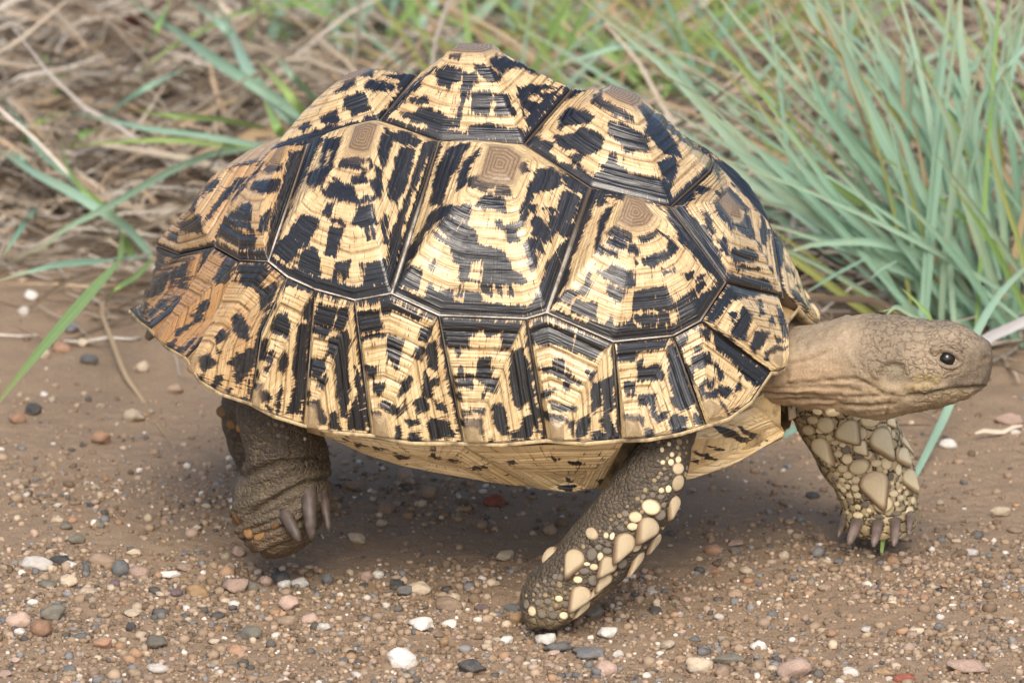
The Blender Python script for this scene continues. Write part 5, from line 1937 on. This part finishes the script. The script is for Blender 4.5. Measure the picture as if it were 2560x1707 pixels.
n_, tries = 0, 0
while n_ < 165 and tries < 6000:
    tries += 1
    u, v = rnd.uniform(5, 2555), rnd.uniform(700, 1700)
    if 430 < u < 2400 and v < 1100 or (u > 2000 and v < 930):
        continue
    if rnd.random() > gravel_density(u, v) * 1.0:
        continue
    q = atz(u, v)
    if any((q[0] - x) ** 2 + (q[1] - y) ** 2 < (s + .004) ** 2 for x, y, s in spots):
        continue
    k = rnd.choices(list(KIND), (5, 6, 5, 5, 4, 3, 2))[0]
    sh = rnd.choice('rras')
    wpx = rnd.uniform(12, 26) * (1.15 if v > 1420 else 1)
    o = pebble(u, v, wpx, wpx * rnd.uniform(.5, .85), k, sh, '%s %s %s pebble bedded %s' % ('tiny' if wpx < 17 else 'small', SHAPE[sh], KIND[k], zone(u, v)), 'small pebbles in the gravel')
    spots.append((o.location.x, o.location.y, o.scale.x))
    n_ += 1

# grit: tens of thousands of crumbs, one object
GC = np.array([(.66, .60, .53), (.50, .40, .29), (.43, .32, .24), (.32, .235, .16), (.22, .215, .21), (.12, .11, .10), (.36, .23, .14), (.29, .21, .145), (.19, .135, .09), (.38, .285, .20)])
GP = np.array([.03, .05, .07, .20, .06, .06, .05, .20, .13, .15])
base_r = []
for k in range(8):
    rs = np.random.RandomState(k)
    th = np.array([(1, 1, 1), (1, 1, -1), (1, -1, 1), (1, -1, -1), (-1, 1, 1), (-1, 1, -1), (-1, -1, 1), (-1, -1, -1), (1.5, 0, 0), (-1.5, 0, 0), (0, 1.5, 0), (0, -1.5, 0), (0, 0, 1.5), (0, 0, -1.5)], float) / 1.6
    base_r.append(th * rs.uniform(.75, 1.2, (14, 1)) + rs.uniform(-.12, .12, (14, 3)))
cubef = [(0, 2, 3, 1), (4, 5, 7, 6), (0, 1, 5, 4), (2, 6, 7, 3), (0, 4, 6, 2), (1, 3, 7, 5)]
capv = [8, 9, 10, 11, 12, 13]
rf = []
for fq, cv in zip(cubef, capv):
    for a in range(4):
        rf.append((fq[a], fq[(a + 1) % 4], cv))
rf = np.array(rf)
NC = 290000
uu_ = nr.uniform(-700, 3260, NC)
vv_ = nr.uniform(560, 2150, NC)
den = np.array([gravel_density(a, b) for a, b in zip(uu_, vv_)])
den = den * np.where((uu_ < -60) | (uu_ > 2620) | (vv_ > 1780), .45, 1.0)
clump = vnoise(np.stack([uu_ * .012, vv_ * .03, uu_ * 0], -1), 1, 77)
keep = nr.uniform(0, 1, NC) < den * (.25 + 1.1 * clump)
uu_, vv_ = uu_[keep], vv_[keep]
dr = FW + RT * ((uu_ - 1280) / F)[:, None] + UP * ((853.5 - vv_) / F)[:, None]
gp = CAM + dr * (-CAM[2] / dr[:, 2])[:, None]
NGk = len(gp)
gh = gheight(gp[:, 0], gp[:, 1])
size = .00042 + .0012 * nr.uniform(0, 1, NGk) ** 3 + .0022 * nr.uniform(0, 1, NGk) ** 9 + .0022 * nr.uniform(0, 1, NGk) ** 26
rot = nr.uniform(0, 6.283, NGk)
GV = np.zeros((NGk, 14, 3))
for k in range(8):
    sel = np.arange(NGk) % 8 == k
    b = base_r[k][None] * size[sel][:, None, None] * nr.uniform(.7, 1.3, (sel.sum(), 1, 3))
    cr, sr = np.cos(rot[sel])[:, None], np.sin(rot[sel])[:, None]
    GV[sel] = np.stack([b[..., 0] * cr - b[..., 1] * sr, b[..., 0] * sr + b[..., 1] * cr, b[..., 2] * .8], -1)
GV += np.stack([gp[:, 0], gp[:, 1], gh + size * .25], -1)[:, None]
gcol = GC[nr.choice(len(GC), NGk, p=GP)] * nr.uniform(.75, 1.2, (NGk, 1))
GF = (rf[None] + (np.arange(NGk) * 14)[:, None, None]).reshape(-1, 3)
grit = mesh_obj('gravel', GV.reshape(-1, 3), GF, M['gravel'], None, False, {'col': np.repeat(gcol, 14, 0)})
tag(grit, kind='stuff')


# ------------------------------------------------------------------ dead grass litter behind (countless: one object)
def thatch_edge(X):
    """how far back (Y) the litter starts"""
    return np.where(X < 0, .74 + .05 * np.sin(X * 30), .52 + .04 * np.sin(X * 40)) + .0


def ribbons(P, W, side, segs):
    """P (n,segs,3) centre lines, W (n,segs) half widths, side (n,segs,3)"""
    n = len(P)
    L_, R_ = P - side * W[..., None], P + side * W[..., None]
    upv = np.zeros_like(P)
    upv[..., 2] = 1
    Mid = P + np.cross(side, np.gradient(P, axis=1) / (np.linalg.norm(np.gradient(P, axis=1), axis=2, keepdims=True) + 1e-9)) * (W * .45)[..., None]
    V = np.stack([L_, Mid, R_], 2).reshape(n, -1, 3)
    f = []
    for s in range(segs - 1):
        for a in range(2):
            f.append((s * 3 + a, s * 3 + a + 1, s * 3 + 3 + a + 1, s * 3 + 3 + a))
    f = np.array(f)
    Fq = (f[None] + (np.arange(n) * segs * 3)[:, None, None]).reshape(-1, 4)
    return V.reshape(-1, 3), Fq


def litter(n, xr, y0, y1, length, width, zmax, cols, seed, up=.15):
    rs = np.random.RandomState(seed)
    X = rs.uniform(*xr, n)
    e = thatch_edge(X)
    Y = e + (y1 - e) * rs.uniform(0, 1, n) ** 1.1 - rs.uniform(0, 1, n) ** 6 * .2 + y0
    th = rs.normal(0, .75, n) + rs.choice([0, math.pi], n)
    L = length * rs.uniform(.4, 1.5, n)
    segs = 6
    t = np.linspace(-.5, .5, segs)[None]
    cur = rs.normal(0, .5, n)[:, None]
    ang = th[:, None] + cur * t
    dx = np.cumsum(np.cos(ang), 1) / segs * L[:, None]
    dy = np.cumsum(np.sin(ang), 1) / segs * L[:, None]
    px_ = X[:, None] + dx - dx[:, 2:3]
    py_ = Y[:, None] + dy - dy[:, 2:3]
    tilt = rs.normal(0, up, n)[:, None]
    h0 = zmax * rs.uniform(0, 1, n)[:, None] ** 1.4 * np.clip((Y - e)[:, None] * 6 + .25, .1, 1)
    pz = gheight(px_.ravel(), py_.ravel()).reshape(px_.shape) + .001 + h0 + np.abs(tilt * L[:, None] * (t + .5) + (.012 if up > .1 else .003) * np.sin(t * 5 + cur * 3))
    P = np.stack([px_, py_, pz], -1)
    tg = np.gradient(P, axis=1)
    tg /= np.linalg.norm(tg, axis=2, keepdims=True) + 1e-9
    rv = rs.normal(size=(n, 1, 3))
    sd = np.cross(tg, rv)
    sd /= np.linalg.norm(sd, axis=2, keepdims=True) + 1e-9
    W = width * rs.uniform(.4, 1.3, n)[:, None] * (1 - .6 * np.abs(t * 2) ** 2.5)
    V, Fq = ribbons(P, W, sd, segs)
    c = np.array(cols)[rs.choice(len(cols), n)] * rs.uniform(.7, 1.2, (n, 1))
    return V, Fq, np.repeat(c, segs * 3, 0)


DRY = [(.40, .345, .275), (.46, .41, .345), (.29, .24, .185), (.50, .42, .33), (.20, .155, .115), (.40, .30, .21), (.12, .09, .065), (.55, .50, .44)]
parts = [litter(7500, (-.85, .9), 0, 2.3, .14, .0017, .045, DRY, 1), litter(1500, (-.6, .65), -.02, 1.4, .17, .0022, .045, DRY, 2, .25), litter(700, (-.45, .6), -.16, .95, .07, .0012, .006, DRY, 3, .05)]
off, LV, LF, LC = 0, [], [], []
for V, Fq, c in parts:
    LV.append(V)
    LF.append(Fq + off)
    LC.append(c)
    off += len(V)
dead = mesh_obj('dry_grass_litter', np.concatenate(LV), np.concatenate(LF), M['straw'], None, True, {'col': np.concatenate(LC)})
tag(dead, kind='stuff')


# ------------------------------------------------------------------ living grass
def blade(points, width, mat, parent=None, name='blade', face=None, fold=.35, taper0=.7, n=14, droop=True):
    """a folded ribbon leaf along a smooth curve through 3-D points; width in metres"""
    q = np.array(points, float)
    if len(q) < 3:
        q = np.array([q[0], (q[0] + q[1]) / 2, q[1]])
    P = resample(q, max(2, int(math.ceil(n / (len(q) - 1)))))
    m = len(P)
    tg = np.gradient(P, axis=0)
    tg /= np.linalg.norm(tg, axis=1, keepdims=True)
    fc = np.array(face if face is not None else (rnd.uniform(-.5, .5), -1, rnd.uniform(-.1, .6)))
    sd = np.cross(tg, fc)
    sd /= np.linalg.norm(sd, axis=1, keepdims=True)
    nm_ = np.cross(sd, tg)
    f = np.linspace(0, 1, m)
    W = width / 2 * np.minimum(1, taper0 + (1 - taper0) * f / .25) * np.clip((1 - f) / .45, .06, 1) ** .75
    sgn = 1 if nm_[:, 1].mean() > 0 else -1
    V = []
    al, ac = [], []
    for i in range(m):
        for a, z in ((-1, 0), (-.5, .5), (0, .85), (.5, .5), (1, 0)):
            V.append(P[i] + sd[i] * W[i] * a + nm_[i] * W[i] * fold * z * sgn)
            al.append(f[i])
            ac.append(a)
    Fc = []
    for i in range(m - 1):
        for a in range(4):
            Fc.append((i * 5 + a, i * 5 + a + 1, i * 5 + 6 + a, i * 5 + 5 + a))
    V = np.array(V)
    if parent is not None:
        V = V - np.array(parent.location)
    return mesh_obj(name, V, Fc, mat, parent, True, {'along': al, 'across': ac})


def pblade(pts, Y0, Y1, wpx, mat, parent=None, name='blade', **k):
    """blade whose curve is read off the photograph: (u, v) from base to tip, depth going from Y0 to Y1"""
    n = len(pts)
    P = []
    for i, (u, v) in enumerate(pts):
        y = Y0 + (Y1 - Y0) * i / max(1, n - 1)
        p = aty(u, v, y)
        p[2] = max(p[2], gz(p[0], p[1]) + .002)
        P.append(p)
    k.setdefault('face', (rnd.uniform(-.15, .15), -1, rnd.uniform(.1, .5)))
    return blade(P, 1.08 * wpx * np.linalg.norm(P[0] - CAM) / F, mat, parent, name, **k)


def zblade(pts, z0, z1, wpx, mat, parent=None, name='blade', arch=0.0, **k):
    """blade lying over the litter: height above the ground goes from z0 to z1"""
    n = len(pts)
    P = []
    for i, (u, v) in enumerate(pts):
        f = i / max(1, n - 1)
        P.append(atz(u, v, z0 + (z1 - z0) * f + arch * math.sin(math.pi * f)))
    k.setdefault('face', (rnd.uniform(-.15, .15), -1, rnd.uniform(.1, .5)))
    return blade(P, 1.08 * wpx * np.linalg.norm(P[0] - CAM) / F, mat, parent, name, **k)


def fan(parent, n, xr, yr, lean, length, width, mats, seed, curve=.25, spreadY=.35):
    rs = random.Random(seed)
    for k in range(n):
        x, y = rs.uniform(*xr), rs.uniform(*yr)
        a = rs.uniform(*lean)
        L = length * rs.uniform(.55, 1.15)
        b = rs.uniform(-spreadY, spreadY)
        d = np.array([math.sin(a), b * .6, math.cos(a)])
        d /= np.linalg.norm(d)
        bend = curve * rs.uniform(.1, 1.3)
        p0 = np.array([x, y, gz(x, y) - .004])
        pts = []
        for t in (0, .25, .5, .75, 1):
            p = p0 + d * L * t + np.array([math.copysign(1, a + .05) * bend * .45 * L * t * t, b * .15 * L * t * t, -bend * .55 * L * t * t])
            p[2] = max(p[2], .004)
            pts.append(p)
        blade(pts, width * rs.uniform(.5, 1.2), rs.choice(mats), parent)


TEAL, GREEN, DRYB = M['blade_teal'], M['blade_green'], M['blade_dry']


def tuft(label, base, group='grass tufts growing behind the tortoise'):
    e = empty('grass_tuft', base)
    tag(e, label, 'grass tuft', group)
    return e


# the big blue green tuft at the right
b0 = atz(2480, 850)
T1 = tuft('big blue green grass tuft fanning up from the right edge above the head', (b0[0], b0[1], 0))
Yb = b0[1]
KEY1 = [
    ([(2410, 850), (2260, 690), (2060, 560), (1900, 430), (1700, 205), (1560, 85), (1420, -30)], 26, 0), ([(2420, 820), (2330, 640), (2267, 457), (2212, 347), (2157, 238), (2102, 110), (2025, -20)], 32, .04),
    ([(2400, 830), (2250, 720), (2120, 600), (1985, 420), (1956, 274), (1941, 146), (1919, -10)], 13, .03), ([(2430, 820), (2380, 720), (2248, 530), (2157, 402), (2066, 278), (2011, 146), (1930, -10)], 22, .02),
    ([(2460, 800), (2395, 530), (2340, 366), (2256, 227), (2194, 120), (2125, -15)], 24, .05), ([(2470, 800), (2330, 600), (2200, 350), (2120, 110), (2104, -10)], 18, .1),
    ([(2480, 820), (2400, 560), (2343, 292), (2358, 128), (2386, -10)], 16, .02), ([(2450, 790), (2317, 652), (2237, 617), (2156, 604), (2026, 613), (1945, 645)], 20, -.04), ([(2300, 660), (2160, 600), (2091, 591), (1994, 591), (1926, 608)], 13, .04),
    ([(2400, 760), (2300, 650), (2123, 568), (2026, 536), (1929, 510), (1850, 497)], 16, .05), ([(2380, 760), (2200, 630), (2026, 530), (1913, 487), (1829, 416), (1740, 370)], 24, .12), ([(2350, 760), (2180, 610), (2000, 480), (1860, 380), (1720, 330)], 16, .16),
    ([(2165, 646), (2091, 685), (2010, 735)], 8, -.1), ([(2243, 652), (2200, 676), (2170, 703)], 6, -.1), ([(2480, 860), (2560, 640), (2590, 560)], 12, -.05), ([(2440, 800), (2300, 560), (2180, 400), (1990, 215), (1850, 60), (1790, -20)], 18, .12),
    ([(2440, 820), (2330, 560), (2200, 310), (2090, 150), (1990, -20)], 24, .15), ([(2500, 800), (2450, 500), (2420, 250), (2400, 60), (2405, -20)], 22, .06), ([(2530, 820), (2500, 480), (2470, 240), (2480, 80), (2440, -10)], 20, .03),
    ([(2540, 800), (2545, 500), (2520, 260), (2530, -10)], 18, .02), ([(2500, 700), (2440, 300), (2560, 120), (2600, 80)], 13, 0.02), ([(2470, 500), (2390, 240), (2440, 160), (2570, -20)], 16, .08),
    ([(2520, 860), (2400, 640), (2300, 470), (2250, 330), (2150, 180)], 20, -.03), ([(2540, 860), (2460, 640), (2400, 450), (2370, 300), (2290, 150)], 22, -.04), ([(2450, 860), (2320, 700), (2180, 590), (2060, 480), (1960, 360), (1890, 250)], 20, -.03),
]
for pts, wd, dy in KEY1:
    pblade(pts, Yb + dy * .3, Yb + dy, wd, TEAL, T1)
pblade([(2440, 800), (2350, 560), (2259, 380), (2259, 311), (2257, 183), (2248, -10)], Yb + .05, Yb + .02, 11, M['blade_dry'], T1)
pblade([(2575, 700), (2560, 659), (2544, 594), (2511, 497), (2482, 400), (2471, 345)], Yb - .12, Yb - .1, 13, M['blade_olive'], T1)
fan(T1, 110, (b0[0] - .06, b0[0] + .09), (Yb - .05, Yb + .14), (-1.0, .18), .28, .0048, [TEAL] * 10 + [GREEN, M['blade_olive'], DRYB, DRYB], 11, .22)
b1 = atz(2330, 690)
T2 = tuft('blue green grass tuft behind the big one, right of the shell', (b1[0], b1[1], 0))
fan(T2, 58, (b1[0] - .13, b1[0] + .2), (b1[1] + .02, b1[1] + .35), (-.95, .3), .26, .0042, [TEAL] * 6 + [GREEN, DRYB], 12, .25)

# fine green grass behind the middle of the shell
b2 = atz(1560, 300)
T3 = tuft('fine bright green grass tuft behind the top of the shell', (b2[0], b2[1], 0))
fan(T3, 190, (b2[0] - .14, b2[0] + .18), (b2[1] - .15, b2[1] + .35), (-1.0, .9), .23, .0048, [GREEN, GREEN, TEAL, M['blade_olive'], DRYB], 13, .4)
pblade([(1720, 240), (1640, 150), (1566, 116), (1470, 140), (1350, 178)], b2[1] - .3, b2[1] - .35, 13, TEAL, T3)
pblade([(1800, 300), (1765, 287), (1720, 298), (1676, 316)], b2[1] - .35, b2[1] - .38, 12, TEAL, T3)
# blurred blades behind the hump, left of it
b3 = atz(980, 210)
T4 = tuft('pale green grass tuft behind the highest hump, left of it', (b3[0], b3[1], 0))
fan(T4, 56, (b3[0] - .13, b3[0] + .1), (b3[1] - .05, b3[1] + .3), (-.55, .6), .25, .0078, [TEAL, TEAL, GREEN], 14, .2)
# left: long blades from behind the shell
b4 = atz(800, 385)
Y4 = b4[1]
T5 = tuft('long bladed blue green grass tuft leaning left behind the rear of the shell', (b4[0], b4[1], 0))
for pts, wd, dy, mt in [([(830, 350), (779, 311), (695, 252), (622, 205), (530, 146), (457, 91), (366, 29), (300, -15)], 26, .05, TEAL), ([(800, 345), (720, 290), (640, 205), (603, 139), (567, 55), (528, -15)], 28, .03, TEAL), ([(640, 205), (590, 110), (541, 51), (450, -12)], 18, .06, TEAL),
                        ([(850, 20), (841, 7), (695, 15), (585, 37), (541, 59), (450, 106), (384, 150), (329, 205)], 11, .0, GREEN), ([(351, 150), (388, 80), (430, -10)], 15, .1, GREEN), ([(800, 385), (673, 369), (512, 340), (366, 322), (256, 296), (139, 282)], 14, -.05, TEAL),
                        ([(256, 296), (329, 241), (402, 201), (483, 161)], 14, -.02, TEAL), ([(760, 372), (585, 366), (439, 351), (293, 355), (165, 366)], 12, -.06, GREEN), ([(760, 380), (658, 368), (530, 385), (420, 431), (329, 483), (238, 534), (165, 570), (119, 610), (36, 649)], 16, -.18, TEAL),
                        ([(830, 330), (760, 280), (700, 210), (640, 150)], 20, .08, GREEN), ([(840, 300), (740, 200), (690, 140)], 16, .12, TEAL), ([(740, 380), (700, 330), (660, 250)], 22, .1, GREEN), ([(700, 330), (560, 300), (430, 290), (330, 275)], 12, .04, GREEN)]:
    zblade(pts, .05, .09 + dy * .3, wd, mt, T5, arch=.03)
zblade([(369, 355), (475, 303), (567, 256), (640, 238)], .06, .06, 15, DRYB, T5)
zblade([(870, 250), (848, 205), (815, 157), (775, 124)], .06, .06, 20, DRYB, T5)
zblade([(770, 335), (660, 330), (590, 345)], .06, .06, 26, DRYB, T5)
zblade([(640, 350), (540, 375), (470, 400)], .06, .06, 20, DRYB, T5)
# near left tuft, its base beside the rear of the shell
b5 = atz(372, 640)
Y5 = b5[1]
T6 = tuft('small green grass tuft with one long blade hanging to the lower left, beside the shell', (b5[0], b5[1], 0))
for pts, wd, dy, mt in [([(378, 640), (322, 573), (256, 530), (176, 479), (91, 435), (22, 391), (-20, 370)], 22, -.04, TEAL), ([(370, 630), (274, 527), (201, 468), (165, 406), (150, 330)], 12, .02, GREEN), ([(372, 636), (300, 560), (180, 450), (100, 380), (55, 311), (0, 234), (-20, 200)], 10, 0, TEAL),
                        ([(330, 640), (300, 578), (303, 640), (253, 700), (179, 785), (104, 872), (27, 965), (-30, 1040)], 26, -.26, GREEN), ([(378, 640), (300, 645), (253, 652), (149, 661), (74, 679), (-10, 703)], 15, -.08, TEAL), ([(380, 650), (340, 690), (300, 715), (268, 742)], 12, -.06, GREEN),
                        ([(90, 520), (60, 560), (8, 640)], 14, -.02, TEAL), ([(60, 400), (120, 300), (143, 216), (139, 183), (110, 143), (86, 96)], 17, .1, GREEN), ([(40, 370), (110, 263), (165, 190), (227, 135), (289, 69), (410, -10)], 11, .12, M['blade_olive']), ([(60, 420), (70, 330), (110, 300), (180, 270)], 14, .06, GREEN),
                        ([(20, 340), (0, 300), (-20, 250)], 14, .05, GREEN), ([(165, 400), (200, 340), (260, 320)], 16, .05, GREEN), ([(90, 435), (60, 400), (20, 375)], 14, .02, TEAL)]:
    zblade(pts, .012, .05 - dy * .2, wd, mt, T6, arch=.03)
# single dry blades on the ground
for pts, Y0, Y1, wd, lb in [([(348, 692), (238, 728), (134, 722), (-10, 710)], None, None, 15, 'flat tan dry blade lying on the dirt at the left edge'),
                            ([(259, 747), (256, 792), (283, 857), (313, 926), (348, 967), (390, 1030), (423, 1088)], None, None, 13, 'thin pinkish dry stalk lying on the dirt left of the shell')]:
    P = []
    for i, (u, v) in enumerate(pts):
        p = atz(u, v, .006)
        p[2] = gz(p[0], p[1]) + .004 + .004 * math.sin(i)
        P.append(p)
    o = blade(P, wd * .00024, DRYB, None, 'dry_grass_blade', face=(0, -.3, 1), fold=.5, taper0=.5)
    tag(o, lb, 'dry blade')
# sprigs near the head
e = empty('grass_sprig', (0, 0, 0))
hb = atz(2330, 1010)
Ys = .16
p0 = aty(2330, 900, Ys)
e.location = (p0[0], p0[1], 0)
tag(e, 'bent little grass sprig sticking up just behind the top of the head', 'grass sprig')
pblade([(2330, 1010), (2318, 880), (2330, 812), (2300, 800), (2260, 775), (2238, 767), (2225, 778), (2205, 802)], Ys, Ys - .01, 13, TEAL, e, 'blade', n=20)
pblade([(2330, 1010), (2320, 850), (2270, 772), (2235, 772), (2195, 780)], Ys, Ys, 7, TEAL, e)
pblade([(2345, 1010), (2330, 815), (2300, 765), (2256, 722)], Ys, Ys + .01, 10, GREEN, e)
pblade([(2320, 1010), (2290, 830), (2250, 790), (2215, 765)], Ys, Ys, 5, M['blade_olive'], e)
b6 = atz(2292, 1196)
pblade([(2288, 1200), (2330, 1105), (2375, 1010), (2440, 835), (2500, 735), (2565, 668), (2600, 640)], b6[1], Yb - .1, 20, TEAL, T1)
pblade([(2580, 795), (2520, 822), (2470, 845), (2440, 870), (2420, 900)], .42, .36, 24, M['stem_pale'], T1, 'pale_stem', taper0=.9)
for pts, y0_, y1_, wd, mt, lb in (([(1960, 1090), (1985, 1072), (2010, 1058), (2060, 1040)], .16, .2, 17, TEAL, 'short pale green blade peeking out between throat shield and far fore leg'),
                                  ([(2204, 1380), (2208, 1345), (2214, 1320), (2216, 1300)], -.0, .03, 10, GREEN, 'scrap of green blade caught between the claws of the far fore foot')):
    o = pblade(pts, y0_, y1_, wd, mt, None, 'grass_sprig')
    tag(o, lb, 'grass sprig')


# reddish seed spike at the left
def spike(pts, Y, label):
    P = resample([aty(u, v, Y) for u, v in pts], 5)
    e_ = empty('grass_seed_head', P[0])
    tag(e_, label, 'seed head')
    V, Fc, cl = [], [], []
    rs = np.random.RandomState(4)
    for i in range(len(P) - 1):
        for k in range(14):
            c = P[i] + (P[i + 1] - P[i]) * rs.uniform() + rs.normal(0, .0022, 3)
            s = rs.uniform(.001, .0022)
            o0 = len(V)
            d = np.array([rs.uniform(1, 2.2), 1, 1]) * s
            V += [c + d * q for q in ((1, 0, 0), (-1, 0, 0), (0, 1, 0), (0, -1, 0), (0, 0, 1), (0, 0, -1))]
            Fc += [(o0 + a, o0 + b, o0 + c_) for a in (0, 1) for b, c_ in ((2, 4), (4, 3), (3, 5), (5, 2))]
            cl += [np.array([.30, .13, .09]) * rs.uniform(.6, 1.6)] * 6
    mesh_obj('spikelet_cluster', np.array(V) - np.array(e_.location), Fc, M['straw'], e_, True, {'col': np.array(cl)})
    blade(P, .0016, M['blade_olive'], e_, 'stem', fold=.5)


spike([(70, 330), (140, 310), (210, 315), (280, 325), (355, 345)], Y4 + .06, 'reddish brown grass seed head, blurred, at the left behind the shell')
spike([(300, 72), (325, 55), (350, 40), (410, 0)], Y4 + .2, 'thin pinkish grass flower tip near the top left')
